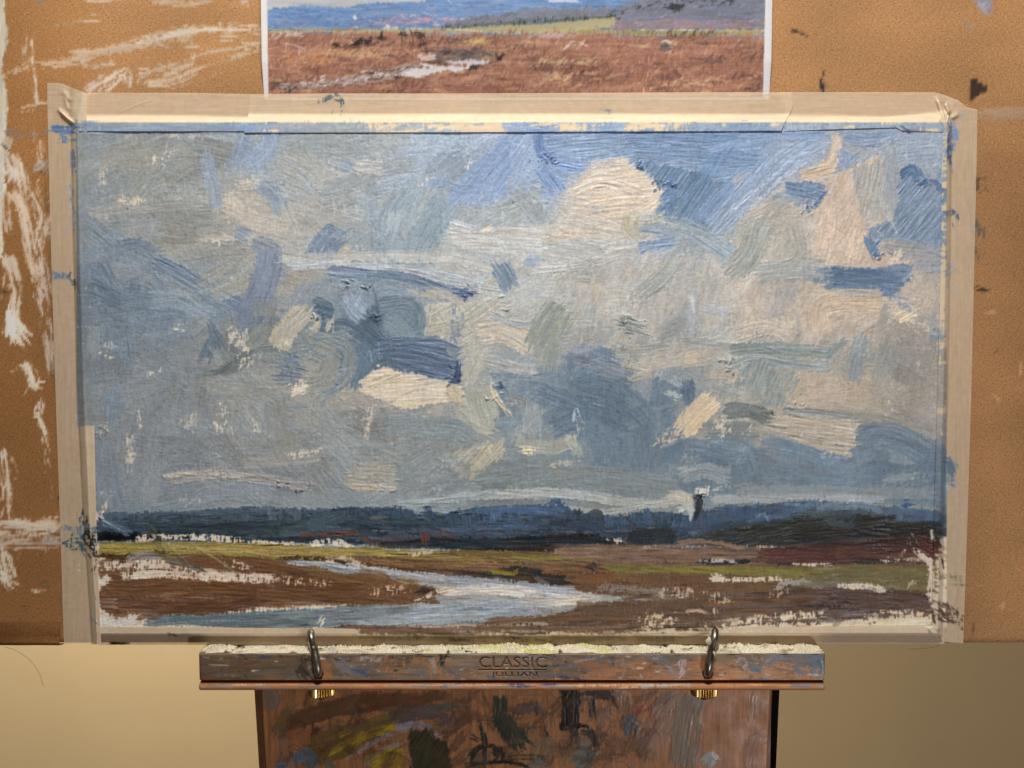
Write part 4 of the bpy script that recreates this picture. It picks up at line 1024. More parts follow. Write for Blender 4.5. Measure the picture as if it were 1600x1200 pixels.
# ------------------------------------------------------------------ paint on the easel rail and on the lid under it
def make_rail():
    F = Film(290, 990, 1310, 1095, rs=1.25, base="8f5f3c")
    r = np.random.default_rng(15)
    K = dict(h=.12, mix=.15, jit=.07, soft=2.5, rag=4, ridge=.3)
    def s(P, w, c, **k): F.stroke(P, w, c, **{**K, **k})
    def p(P, c, **k): F.patch(P, 0, c, **{**K, **k})
    # worn grey brown film of dried colour
    p("300,1015 1310,1015 1310,1040 1240,1045 1180,1040 1100,1035 1060,1040 1000,1036 930,1045 900,1062 300,1064", "675544", dry=.06)
    p("300,1016 485,1016 488,1062 300,1062", "4b3b2d", op=.85); p("300,1016 1310,1016 1310,1028 300,1028", "5e5040", op=.75, dry=.1)
    for _ in range(260):
        x = r.uniform(310, 1285); y = r.uniform(1022, 1062)
        c = ["57483a", "6b5a4a", "473a30", "756453", "5f4a38", "4c4a50", "7f5838", "55504e"][r.integers(8)]
        s([[x, y], [x+r.uniform(8, 40), y+r.normal(0, 1.5)]], r.uniform(3, 9), c, op=.45, dry=.25)
    s("480,1020 470,1045 478,1058", 14, "2f2520", op=.8, dry=.2); s("505,1030 512,1055", 18, "97603a", op=.8, dry=.15); s("500,1052 512,1062", 14, "9c6840", op=.8)
    s("525,1035 545,1055", 12, "7d6c6b", op=.6); s("530,1032 560,1048 580,1040", 14, "6a6a78", op=.6, dry=.2); s("562,1048 570,1052", 8, "3a4254", dry=.2)
    s("405,1024 412,1026", 9, "36405a", dry=.1); s("436,1022 442,1030", 7, "2a2624", dry=.3); s("378,1023 382,1026", 4, "1e1b1c")
    s("560,1028 585,1030 600,1025", 7, "9b8f86", dry=.35); s("612,1025 622,1026", 4, "a9a58c"); s("672,1030 678,1046", 8, "8a7e78", dry=.3)
    s("694,1021 690,1032 688,1044", 7, "121210", h=.4); s("688,1022 698,1023", 4, "151412")
    s("700,1052 712,1058", 8, "3a4260", dry=.4); s("815,1050 830,1060", 9, "3a4262", dry=.4); s("820,1025 850,1030", 8, "7a7c92", dry=.3, op=.6); s("765,1056 775,1062", 5, "424a68", dry=.3)
    s("870,1036 884,1038", 6, "4a4c5c", dry=.2); s("904,1034 935,1028 950,1022", 6, "8a7468", dry=.3); s("876,1058 912,1060", 5, "30364e", dry=.3); s("880,1057 890,1060", 4, "3b3f60")
    s("905,1028 980,1030", 6, "4f5460", dry=.4); s("915,1042 960,1038", 12, "7d4d35", dry=.2, op=.8); s("955,1030 962,1046", 9, "3e3d44", dry=.3); s("1010,1026 1040,1026", 8, "625c60", dry=.2); s("1025,1028 1050,1036", 10, "59606c", dry=.3, op=.7)
    s("1030,1045 1045,1055", 12, "7a6f6c", dry=.3); s("1000,1050 1090,1056", 12, "80563a", dry=.3, op=.7); s("1040,1040 1055,1052", 10, "6b6a70", dry=.3)
    s("1058,1040 1066,1036 1068,1050 1060,1058", 9, "9a8d90", dry=.25, h=.3); s("1090,1030 1100,1042", 12, "8f6040", op=.8); s("1150,1030 1162,1036 1158,1042", 12, "8d8690", dry=.2)
    s("1172,1040 1180,1048 1192,1056", 13, "3f505c", h=.3); s("1160,1048 1166,1052", 6, "3a3a38", dry=.2); s("1120,1050 1240,1056", 10, "96683f", dry=.25, op=.8)
    p("1195,1018 1290,1018 1290,1040 1200,1044", "53504f", op=.8, dry=.1); s("1200,1030 1260,1028", 10, "5d5a60", dry=.3); s("1206,1036 1240,1042", 8, "a56f4c", dry=.3)
    s("1268,1028 1280,1040 1276,1054", 22, "44576a", op=.9, dry=.05); s("1245,1048 1255,1056", 9, "454e62", dry=.2); s("1285,1035 1287,1058", 3, "cfc4b0", dry=.3, h=.3)
    for _ in range(200):
        x = r.uniform(312, 1285); y = r.uniform(1021, 1063); L = r.exponential(5)+1
        s([[x, y], [x+L, y+r.normal(0, 1.5)]], r.uniform(1, 2.6), ["1f1a16", "2d3038", "a89c8c", "3a2a1e", "cabfa8", "4d5566", "8a5a3a"][r.integers(7)], op=.75, soft=1.2, rag=1)
    # lower moulding, barer wood
    s("300,1071 600,1070 900,1069 1300,1067", 8, "a3714a", op=.8, dry=.1); s("310,1074 500,1074", 6, "6d5c52", dry=.15); s("600,1073 900,1072", 5, "7d7166", dry=.25)
    s("690,1071 712,1070", 6, "464c68", dry=.2); s("795,1071 870,1070", 6, "2f3560", dry=.3); s("850,1069 868,1072", 4, "24285a"); s("1000,1068 1080,1067", 8, "9a9484", dry=.2); s("900,1070 1000,1069", 6, "aa9a82", dry=.4)
    s("345,1071 420,1070", 3, "c9a58a", dry=.3); s("755,1068 758,1073", 3, "d5cbb0"); s("1230,1070 1286,1069", 4, "5b6270", dry=.2)
    return F

def make_lid():
    F = Film(380, 1060, 1240, 1230, rs=1.25, base="7f5637")
    r = np.random.default_rng(16)
    X, Y = np.meshgrid(F.x0+np.arange(F.w)*F.rs, F.y0+np.arange(F.h)*F.rs)
    F.col *= (1+.05*look(STREAK, Y*.5, X*.55)+.05*np.clip(look(_tab(31, 512, 512, 5, .5), Y/3, X/1.2)-1.5, 0, 1)*-3)[..., None]
    F.weave = .35
    K = dict(h=.3, mix=.2, jit=.05, soft=1.5, rag=3, ridge=.5)
    def s(P, w, c, **k): F.stroke(P, w, c, **{**K, **k})
    def p(P, c, an=0, **k): F.patch(P, an, c, **{**K, **k})
    s("410,1080 425,1090 420,1105", 30, "62564e", op=.9); s("402,1080 410,1200", 14, "6a5344", op=.6)
    p("480,1100 560,1085 680,1080 700,1090 620,1110 520,1120 450,1140 450,1115", "4e3423", 20, op=.85); s("560,1092 640,1088 700,1084", 14, "553824", op=.7, dry=.2)
    s("440,1140 500,1160 470,1190", 26, "6e3f2a", op=.5, dry=.3); s("425,1138 430,1142", 10, "43403c"); s("440,1135 445,1200", 14, "6a5248", op=.6, dry=.2)
    s("495,1135 490,1155", 14, "2f2420", op=.85, dry=.2); s("480,1165 520,1150 560,1140 620,1130", 22, "544326", op=.85); s("470,1195 540,1160 600,1140", 24, "4d3d22", op=.8)
    s("540,1150 590,1125 640,1118", 16, "5a4a28", op=.9); s("520,1175 570,1150 615,1135", 14, "8a741d", op=.9, dry=.25); s("505,1185 560,1165", 16, "54491f", op=.9)
    s("530,1150 550,1140", 9, "93791a", dry=.3); s("590,1150 612,1138 618,1128", 10, "95801f", dry=.2); s("575,1195 620,1178 622,1200", 26, "86721d", op=.9, dry=.15); s("515,1180 540,1165", 5, "9d8a20", dry=.3)
    s("615,1138 660,1132 680,1148 690,1152", 10, "75707c", dry=.15, op=.9); s("540,1185 600,1150 640,1140", 7, "7d7478", dry=.3); s("570,1195 600,1170 640,1155", 8, "777074", dry=.25, op=.9)
    s("610,1120 680,1110 710,1125 690,1140", 26, "423a40", op=.8, dry=.2); p("640,1140 670,1140 700,1160 705,1210 640,1210", "2e2c1c", 60, op=.95); s("650,1160 700,1190", 14, "39361f", dry=.1)
    s("625,1170 640,1200", 16, "7c5238", op=.7, dry=.2); s("460,1190 480,1180 490,1200", 22, "46586a", dry=.15); s("432,1198 450,1196", 12, "4a5f7a"); s("510,1190 520,1200", 10, "50524a")
    s("660,1110 700,1105 735,1102", 9, "4a4a3c", dry=.25); s("690,1150 720,1130 735,1120", 14, "4a2f22", op=.7, dry=.2)
    # dark figures
    s("784,1085 780,1115 778,1130", 22, "2b3026"); s("780,1120 800,1145 820,1165", 30, "2b3127"); s("800,1150 812,1172", 16, "242a22")
    s("800,1110 830,1105 840,1098", 18, "4a3a38", op=.9); s("835,1100 840,1116", 10, "3d3030"); s("752,1136 757,1160 758,1200", 7, "1e1c18"); s("732,1150 750,1158", 9, "221f1a"); s("735,1185 745,1170 760,1165", 9, "1f1d1a"); s("730,1195 780,1190 830,1198", 6, "191813")
    s("770,1165 780,1180 776,1190", 16, "211f1a"); s("790,1185 850,1182", 12, "332a1c", dry=.5)
    p("873,1078 905,1078 902,1100 906,1140 890,1142 872,1142 874,1110", "161312", 88, h=.4, ridge=.8, jit=.2, soft=1.5); s("874,1080 905,1079", 5, "1a1614"); s("875,1138 912,1132", 7, "14110f", h=.4)
    s("908,1082 960,1083", 7, "2c2320"); s("925,1084 955,1086 962,1098", 16, "2f2521"); s("926,1090 928,1122", 9, "272120"); s("945,1102 940,1125 950,1130", 22, "6d5142", op=.6); s("912,1140 930,1150", 12, "2a2522"); s("925,1140 930,1165 926,1168", 9, "231f1c")
    s("900,1140 895,1165", 14, "2a2519", dry=.3); s("845,1105 848,1150", 12, "4a3025", op=.6, dry=.2); s("850,1140 856,1148", 9, "241c18")
    s("985,1110 1006,1106", 14, "7f3f28", op=.9); s("962,1095 972,1098", 12, "7a4a3a", op=.7); s("975,1120 972,1130", 6, "2a2320"); s("978,1138 985,1128 995,1132", 24, "3c4148"); s("984,1130 986,1148", 26, "3f444a"); s("960,1118 980,1124", 3, "2a2320", dry=.3)
    s("900,1200 920,1170 925,1165", 30, "59605c", op=.85, dry=.1); s("840,1200 850,1170 870,1160", 30, "555044", op=.6, dry=.3); s("830,1190 845,1200", 24, "5a5f60", op=.8)
    s("960,1080 975,1085", 20, "8a7468", op=.7); s("1010,1150 1035,1100 1045,1090", 26, "6b4a3c", op=.6, dry=.2); s("1000,1170 1030,1150 1060,1110", 30, "6a5a55", op=.5, dry=.2); s("990,1165 1010,1155", 14, "6a3a34", op=.6)
    s("1080,1085 1075,1130 1065,1200", 44, "524e48", op=.7, dry=.12); s("1060,1080 1040,1100 1020,1120", 26, "6a5d54", op=.7, dry=.2); s("1030,1100 1050,1085", 12, "4d3a33", op=.7)
    s("1095,1085 1088,1105", 20, "655f5a", op=.7, dry=.2); s("1098,1190 1108,1186 1100,1200", 20, "6f7574", op=.9, dry=.15); s("1170,1200 1178,1160 1195,1148", 22, "6f5044", op=.7, dry=.1); s("1180,1090 1178,1120", 26, "6e5340", op=.45, dry=.2)
    s("1204,1080 1206,1160", 3, "8a7a60", dry=.4)
    for _ in range(150):
        x, y = r.uniform(430, 1000), r.uniform(1080, 1205); L = r.uniform(12, 60); a = r.normal(.5, .7)
        s([[x, y], [x+L*.5*np.cos(a), y-L*.5*np.sin(a)+r.normal(0, 4)], [x+L*np.cos(a), y-L*np.sin(a)]], r.uniform(4, 22), ["3a281c", "4a3021", "2c231c", "54402c", "463226", "3d3a30"][r.integers(6)], op=.42, dry=r.uniform(.15, .5))
    for _ in range(110):
        x, y = r.uniform(440, 1060), r.uniform(1085, 1200)
        s([[x, y], [x+r.normal(0, 16), y+r.normal(0, 8)]], r.uniform(2, 8), ["2a2420", "6e5a4a", "4a4c50", "8a5a3a", "3a3426"][r.integers(5)], op=.4, dry=.4)
    return F

# fitted fall-off of the two lamps over the board plane (constant, x, y, xx, xy, yy, xxy, xyy, yyy, xxx)
ILL = np.array([[ 0.759 ,  0.6989,  0.6153],
 [ 0.0784,  0.0725,  0.0709],
 [-0.304 , -0.285 , -0.2422],
 [-0.1314, -0.1238, -0.1082],
 [ 0.0772,  0.0715,  0.0684],
 [ 0.1478,  0.1372,  0.1189],
 [ 0.1548,  0.1459,  0.1286],
 [ 0.0461,  0.0424,  0.0395],
 [-0.0151, -0.0121, -0.0108],
 [-0.0305, -0.0287, -0.0284]])
# ------------------------------------------------------------------ making objects
ALB = None
def lin(c):
    c = np.clip(c, 0, 1)
    return np.where(c <= .04045, c/12.92, ((c+.055)/1.055)**2.4)
GAIN = dict(a=1.0)
def illum(u, v):
    """how strongly the two lamps together light the board plane at (u, v): divides out of the film colours"""
    x = (np.clip(u, -60, 1660)-800)/800; y = (np.clip(v, -60, 1000)-600)/600
    B = np.stack([x*0+1, x, y, x*x, x*y, y*y, x*x*y, x*y*y, y*y*y, x*x*x], -1)
    return np.clip(B@ILL, .05, 3)
def albedo(c, u, v, g=1.0):
    return np.clip((lin(c)-.004)/illum(u, v)*g, .004, .92)

def tag(o, label=None, cat=None, group=None, kind=None):
    for k, x in (('label', label), ('category', cat), ('group', group), ('kind', kind)):
        if x: o[k] = x
    return o
def empty(name, loc=(0, 0, 0)):
    o = bpy.data.objects.new(name, None); o.location = loc; o.empty_display_size = .02; COL.objects.link(o); return o
def mesh_obj(name, verts, faces, mat, parent=None, smooth=True, col=None):
    m = bpy.data.meshes.new(name)
    verts = np.asarray(verts, np.float32).reshape(-1, 3)
    if isinstance(faces, np.ndarray):
        n = len(faces); k = faces.shape[1]
        m.vertices.add(len(verts)); m.vertices.foreach_set('co', verts.ravel())
        m.loops.add(n*k); m.loops.foreach_set('vertex_index', faces.astype(np.int32).ravel())
        m.polygons.add(n); m.polygons.foreach_set('loop_start', np.arange(0, n*k, k, dtype=np.int32))
        m.update(calc_edges=True)
    else:
        m.from_pydata([tuple(map(float, v)) for v in verts], [], faces)
    m.polygons.foreach_set('use_smooth', np.full(len(m.polygons), smooth))
    if col is not None:
        a = m.color_attributes.new('Col', 'FLOAT_COLOR', 'POINT'); a.data.foreach_set('color', np.asarray(col, np.float32).ravel())
    m.materials.append(mat); m.update()
    o = bpy.data.objects.new(name, m); COL.objects.link(o)
    if parent is not None: o.parent = parent
    return o
def grid_faces(ny, nx, flip=False):
    i = np.arange(ny*nx).reshape(ny, nx)
    f = np.stack([i[1:, :-1], i[1:, 1:], i[:-1, 1:], i[:-1, :-1]], -1).reshape(-1, 4)
    return f[:, ::-1] if flip else f
def box(name, a, b, mat, parent=None, bevel=0.0):
    a, b = np.minimum(a, b), np.maximum(a, b)
    bm = bmesh.new(); bmesh.ops.create_cube(bm, size=1)
    for v in bm.verts: v.co = Vector([(a[k]+b[k])/2+v.co[k]*(b[k]-a[k]) for k in range(3)])
    if bevel: bmesh.ops.bevel(bm, geom=bm.edges[:], offset=bevel, segments=3, affect='EDGES')
    m = bpy.data.meshes.new(name); bm.to_mesh(m); bm.free(); m.materials.append(mat)
    o = bpy.data.objects.new(name, m); COL.objects.link(o)
    if parent is not None: o.parent = parent
    return o
def tube(name, path, rad, mat, parent=None, n=14, sub=8):
    Pp = curve(np.array(path, float)[:, :2]*0+0) if False else None
    Q = np.array(path, float); Q = np.vstack([2*Q[0]-Q[1], Q, 2*Q[-1]-Q[-2]]); C = []
    R = np.concatenate([[rad[0]], rad, [rad[-1]]]) if hasattr(rad, '__len__') else np.full(len(Q), rad); RR = []
    for i in range(1, len(Q)-2):
        a, b, c, d = Q[i-1], Q[i], Q[i+1], Q[i+2]
        for j in range(sub):
            t = j/sub; C.append(.5*(2*b+(c-a)*t+(2*a-5*b+4*c-d)*t*t+(3*b-a-3*c+d)*t**3)); RR.append(R[i]*(1-t)+R[i+1]*t)
    C.append(Q[-2]); RR.append(R[-2]); C = np.array(C)
    V = []; T = np.gradient(C, axis=0); T /= np.linalg.norm(T, axis=1)[:, None]
    up = np.array([1., 0, 0]) if abs(T[0][0]) < .8 else np.array([0, 1., 0])
    for c, t, r in zip(C, T, RR):
        x = np.cross(up, t); x /= np.linalg.norm(x); y = np.cross(t, x); up = np.cross(x, t)*-1 if False else up
        for k in range(n):
            A = 2*math.pi*k/n; V.append(c+r*(math.cos(A)*x+math.sin(A)*y))
    F = []
    m = len(C)
    for i in range(m-1):
        for k in range(n):
            F.append((i*n+k, i*n+(k+1) % n, (i+1)*n+(k+1) % n, (i+1)*n+k))
    V.append(C[0]-T[0]*RR[0]*.5); V.append(C[-1]+T[-1]*RR[-1]*.5)
    for k in range(n):
        F.append((len(V)-2, (k+1) % n, k)); F.append((len(V)-1, (m-1)*n+k, (m-1)*n+(k+1) % n))
    return mesh_obj(name, V, F, mat, parent)

# ------------------------------------------------------------------ materials
def mat(name, rough=.5, color=None, attr=False, metallic=0., spec=.5):
    m = bpy.data.materials.new(name); m.use_nodes = True; nt = m.node_tree; b = nt.nodes["Principled BSDF"]
    b.inputs['Roughness'].default_value = rough; b.inputs['Metallic'].default_value = metallic
    b.inputs['Specular IOR Level'].default_value = spec
    if color: b.inputs['Base Color'].default_value = (*color, 1)
    return m, nt, b
def node(nt, t, **k):
    n = nt.nodes.new(t)
    for a, x in k.items():
        if a.startswith('i_'):
            key = a[2:]; n.inputs[int(key) if key.isdigit() else key.replace('_', ' ')].default_value = x
        else: setattr(n, a, x)
    return n
def coords(nt, scale=(1, 1, 1), rot=(0, 0, 0)):
    g = node(nt, 'ShaderNodeNewGeometry'); mp = node(nt, 'ShaderNodeMapping'); nt.links.new(g.outputs['Position'], mp.inputs[0])
    mp.inputs['Scale'].default_value = scale; mp.inputs['Rotation'].default_value = rot
    return mp.outputs[0]
def noise(nt, scale, detail=4, rough=.6, vec=None):
    n = node(nt, 'ShaderNodeTexNoise', i_Scale=scale, i_Detail=detail, i_Roughness=rough)
    nt.links.new(vec if vec is not None else coords(nt), n.inputs['Vector']); return n.outputs['Fac']
def ramp(nt, fac, stops):
    r = node(nt, 'ShaderNodeValToRGB'); nt.links.new(fac, r.inputs[0])
    while len(r.color_ramp.elements) < len(stops): r.color_ramp.elements.new(.5)
    for e, (p_, c) in zip(r.color_ramp.elements, stops): e.position = p_; e.color = (*c, 1) if len(c) == 3 else c
    return r.outputs[0]
def mixc(nt, a, b, fac, mode='MIX'):
    n = node(nt, 'ShaderNodeMix', data_type='RGBA', blend_type=mode)
    for k, x in ((0, fac), (6, a), (7, b)):
        if hasattr(x, 'links') or isinstance(x, bpy.types.NodeSocket): nt.links.new(x, n.inputs[k])
        else: n.inputs[k].default_value = x if k == 0 else (*x, 1)
    return n.outputs[2]
def bump(nt, h, dist, strength=1., prev=None):
    b = node(nt, 'ShaderNodeBump', i_Strength=strength, i_Distance=dist); nt.links.new(h, b.inputs['Height'])
    if prev is not None: nt.links.new(prev, b.inputs['Normal'])
    return b.outputs[0]

def m_oil(name, rough=.42):
    m, nt, b = mat(name, rough, spec=.32)
    a = node(nt, 'ShaderNodeAttribute', attribute_name='Col')
    nt.links.new(a.outputs['Color'], b.inputs['Base Color'])
    h1 = noise(nt, 900, 3, .6); h2 = noise(nt, 1.0, 3, .55, coords(nt, (160, 160, 2400)))
    n1 = bump(nt, h2, .00006, .9); n2 = bump(nt, h1, .00005, .8, n1); nt.links.new(n2, b.inputs['Normal'])
    r = ramp(nt, noise(nt, 60, 4), [(.3, (rough-.10,)*3), (.7, (rough+.14,)*3)]); nt.links.new(r, b.inputs['Roughness'])
    return m
M_OIL = m_oil('oil_paint')
def m_hardboard():
    m, nt, b = mat('hardboard', .72, spec=.25)
    a = node(nt, 'ShaderNodeAttribute', attribute_name='Col')
    f1 = ramp(nt, noise(nt, 1000, 4, .7), [(.26, (.78, .74, .70)), (.5, (1., 1., 1.)), (.76, (1.2, 1.22, 1.25))])
    f2 = ramp(nt, noise(nt, 1, 3, .6, coords(nt, (2000, 2000, 520), (0, .6, 0))), [(.54, (1, 1, 1)), (.66, (1.42, 1.48, 1.55))])
    f3 = ramp(nt, noise(nt, 1, 3, .6, coords(nt, (560, 2000, 2100), (0, -.5, 0))), [(.34, (.52, .46, .40)), (.46, (1, 1, 1))])
    c = mixc(nt, f1, f2, 1., 'MULTIPLY'); c = mixc(nt, c, f3, 1., 'MULTIPLY'); c = mixc(nt, a.outputs['Color'], c, 1., 'MULTIPLY')
    c = mixc(nt, c, a.outputs['Color'], a.outputs['Alpha']); nt.links.new(c, b.inputs['Base Color'])
    nt.links.new(bump(nt, noise(nt, 700, 4), .00008, .6), b.inputs['Normal'])
    return m
M_MDF = m_hardboard()
def m_edge():
    m, nt, b = mat('hardboard_edge', .8, spec=.2)
    nt.links.new(ramp(nt, noise(nt, 300, 5), [(.3, (.16, .09, .045)), (.7, (.30, .18, .09))]), b.inputs['Base Color']); return m
M_EDGE = m_edge()
def m_tape():
    m, nt, b = mat('masking_tape_paper', .62, spec=.3)
    a = node(nt, 'ShaderNodeAttribute', attribute_name='Col')
    k = ramp(nt, noise(nt, 1, 4, .6, coords(nt, (300, 300, 300))), [(.3, (.94, .93, .90)), (.7, (1.05, 1.05, 1.05))])
    nt.links.new(mixc(nt, a.outputs['Color'], k, 1., 'MULTIPLY'), b.inputs['Base Color'])
    cre = noise(nt, 1, 3, .5, coords(nt, (900, 900, 260)))
    nt.links.new(bump(nt, cre, .00012, .7), b.inputs['Normal'])
    t = node(nt, 'ShaderNodeBsdfTransparent'); mx = node(nt, 'ShaderNodeMixShader'); out = nt.nodes['Material Output']
    # thin crepe paper: a fifth of the light goes through where no paint covers it
    mt = node(nt, 'ShaderNodeMath', operation='MULTIPLY_ADD', i_1=-.42, i_2=.42); nt.links.new(a.outputs['Alpha'], mt.inputs[0])
    nt.links.new(mt.outputs[0], mx.inputs[0]); nt.links.new(b.outputs[0], mx.inputs[1]); nt.links.new(t.outputs[0], mx.inputs[2]); nt.links.new(mx.outputs[0], out.inputs[0])
    return m
M_TAPE = m_tape()
def m_print():
    m, nt, b = mat('inkjet_print', .42, spec=.4)
    a = node(nt, 'ShaderNodeAttribute', attribute_name='Col')
    k = ramp(nt, noise(nt, 1200, 3, .7), [(.3, (.90, .90, .90)), (.7, (1.08, 1.08, 1.08))])
    nt.links.new(mixc(nt, a.outputs['Color'], k, 1., 'MULTIPLY'), b.inputs['Base Color']); return m
M_PRINT = m_print()
def m_wood(name, grain, rough=.45):
    m, nt, b = mat(name, rough, spec=.4)
    a = node(nt, 'ShaderNodeAttribute', attribute_name='Col')
    g = ramp(nt, noise(nt, 1, 5, .65, coords(nt, grain)), [(.25, (.62, .56, .5)), (.5, (1, 1, 1)), (.8, (1.22, 1.2, 1.16))])
    g2 = ramp(nt, noise(nt, 1, 2, .5, coords(nt, tuple(x*2.6 for x in grain))), [(.24, (.35, .3, .28)), (.34, (1, 1, 1))])
    c = mixc(nt, a.outputs['Color'], mixc(nt, g, g2, 1., 'MULTIPLY'), 1., 'MULTIPLY')
    al = node(nt, 'ShaderNodeMath', operation='MULTIPLY', i_1=.75); nt.links.new(a.outputs['Alpha'], al.inputs[0])
    nt.links.new(mixc(nt, c, a.outputs['Color'], al.outputs[0]), b.inputs['Base Color'])
    nt.links.new(bump(nt, noise(nt, 500, 4), .0001, .5), b.inputs['Normal'])
    nt.links.new(ramp(nt, noise(nt, 90, 3), [(.3, (rough-.1,)*3), (.7, (rough+.15,)*3)]), b.inputs['Roughness'])
    return m
M_RAIL = m_wood('varnished_beech_rail', (60, 900, 900)); M_LID = m_wood('varnished_beech_lid', (1100, 900, 45), .4)
def m_solid(name, c, rough, metallic=0, var=.25, sc=200, bmp=.0001):
    m, nt, b = mat(name, rough, metallic=metallic)
    lo = tuple(x*(1-var) for x in c); hi = tuple(min(1, x*(1+var)) for x in c)
    nt.links.new(ramp(nt, noise(nt, sc, 5), [(.3, lo), (.7, hi)]), b.inputs['Base Color'])
    nt.links.new(ramp(nt, noise(nt, sc*.6, 4), [(.3, (max(.05, rough-.12),)*3), (.7, (rough+.15,)*3)]), b.inputs['Roughness'])
    if bmp: nt.links.new(bump(nt, noise(nt, sc*1.5, 3), bmp, .6), b.inputs['Normal'])
    return m
M_WALL = m_solid('painted_plaster', (.645, .505, .30), .85, var=.03, sc=9, bmp=.0003)
M_STEEL = m_solid('tarnished_steel', (.36, .34, .31), .30, metallic=1, var=.5, sc=260)
M_BRASS = m_solid('brass', (.50, .36, .14), .36, metallic=1, var=.12, sc=200, bmp=.00002)
M_DARK = m_solid('matte_near_black', (.006, .005, .005), .85, var=.3, sc=60); M_DARK.node_tree.nodes['Principled BSDF'].inputs['Specular IOR Level'].default_value = .08
M_SIDE = m_solid('lid_side_wood', (.20, .085, .04), .5, var=.25, sc=80)
M_PANEL = m_solid('canvas_panel_edge', (.62, .56, .44), .8, var=.1, sc=200)
M_HAIR = m_solid('dark_hair', (.06, .045, .035), .5, var=.1, sc=100, bmp=0)
M_PAPERBACK = m_solid('paper_back', (.75, .73, .72), .8, var=.03, sc=100, bmp=0)

# ------------------------------------------------------------------ films
CAL = False
FLAT = (.98, .91, .79); RAIL_E = (.60, .55, .48); LID_E = (.38, .35, .32)
PF = make_painting()
BF = make_board(); TF = make_tape(PF); PR = make_print(); RF = make_rail(); LF = make_lid()

def film_cols(F, V, flat=None, only=False):
    """bare stock has one albedo all over; the paint on it is matched where it lies"""
    u, v = pix(V); c, cov, h = F.sample(u, v)
    a = albedo(c, u, v)
    if flat is not None:
        b = lin(c)/np.array(flat)
        k = 0 if only else np.clip(cov, 0, 1)[..., None]
        a = np.clip(b*(1-k)+a*k, .004, .92)
    if CAL: a = a*0+.5
    return np.concatenate([a, np.clip(cov, 0, 1)[..., None]], -1), h

# ------------------------------------------------------------------ wall behind
WY = .62
wall = mesh_obj('wall', [(-3, WY, -1.6), (3, WY, -1.6), (3, WY, 1.6), (-3, WY, 1.6)], [(0, 1, 2, 3)], M_WALL, smooth=False)
tag(wall, kind='structure')
wall.data.flip_normals() if wall.data.polygons[0].normal.y > 0 else None

# ------------------------------------------------------------------ hardboard backing board
zb = pt(800, 1007)[2]                       # its lower edge
bt = empty('backing_board', (0, 0, zb))
tag(bt, 'brown hardboard drawing board smeared with old white paint, taped behind the painting', 'board')
xs = np.concatenate([np.arange(-.42, pt(-70, 100)[0], .003), np.arange(pt(-70, 100)[0], pt(424, 100)[0], .0008), np.linspace(pt(440, 100)[0], pt(1186, 100)[0], 12), np.arange(pt(1198, 100)[0], .42, .0014)])
zs = np.concatenate([np.linspace(.5, .24, 30)[:-1], np.arange(.24, zb+.0030, -.0012), [zb+.0018, zb+.0009]])
XX, ZZ = np.meshgrid(xs, zs)
V = np.stack([XX, XX*0, ZZ], -1)
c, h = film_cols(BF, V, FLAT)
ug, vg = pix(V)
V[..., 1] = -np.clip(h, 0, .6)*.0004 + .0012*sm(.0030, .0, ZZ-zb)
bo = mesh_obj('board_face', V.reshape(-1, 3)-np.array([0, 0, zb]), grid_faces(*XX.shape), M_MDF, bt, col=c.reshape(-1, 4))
box('board_body', (-.4195, .0018, .0008), (.4195, .0062, .499-zb), M_EDGE, bt)
# batten glued along the lower edge, left end in view
zt = pt(50, 972)[2]; z2 = pt(50, 995)[2]
x1 = pt(96, 980)[0]
bx = np.arange(-.42, x1, .0012); prof = [(zt, -.0002), (zt-.0002, -.0009), (z2+.001, -.0011), (z2, -.0016), (z2-.002, -.0026), (z2-.0042, -.0026), (zb+.0004, -.0018), (zb-.0004, .0002), (zb-.0006, .004)]
V = np.array([[[x, y-.0001*math.sin(x*300), z] for x in bx] for z, y in prof])
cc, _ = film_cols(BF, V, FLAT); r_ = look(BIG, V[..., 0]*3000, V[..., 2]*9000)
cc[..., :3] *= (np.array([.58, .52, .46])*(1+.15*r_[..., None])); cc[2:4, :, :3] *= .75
bat = mesh_obj('lower_batten', V.reshape(-1, 3)-np.array([0, 0, zb]), grid_faces(*V.shape[:2]), M_MDF, bt, col=cc.reshape(-1, 4))

# ------------------------------------------------------------------ reference print
pr = empty('landscape_print', pt(807, 150, -.001))
tag(pr, 'colour print of a russet salt marsh with a winding creek, taped above the painting', 'print')
o0 = np.array(pr.location)
ua, ub = pt(411.5, 60)[0], pt(1203, 60)[0]
za, zbm = .285, pt(800, 156)[2]
nx, ny = 700, 170
XX, ZZ = np.meshgrid(np.linspace(ua, ub, nx), np.linspace(za, zbm, ny))
sx = (XX-ua)/(ub-ua)
lift = .0007+.0034*np.exp(-sx/.012)+.0030*np.exp(-(1-sx)/.014)
lift = lift*np.clip((ZZ-zbm)/.02, .15, 1)+.0004*np.sin(XX*40+1)*np.clip((ZZ-zbm)/.03, 0, 1)
V = np.stack([XX, -lift, ZZ], -1); c, h = film_cols(PR, V); c[..., 3] = 1
mesh_obj('printed_sheet', V.reshape(-1, 3)-o0, grid_faces(ny, nx), M_PRINT, pr, col=c.reshape(-1, 4))
Vb = V.copy(); Vb[..., 1] += .00012; mesh_obj('paper_back', Vb[::6, ::6].reshape(-1, 3)-o0, grid_faces(*Vb[::6, ::6].shape[:2], flip=True), M_PAPERBACK, pr)

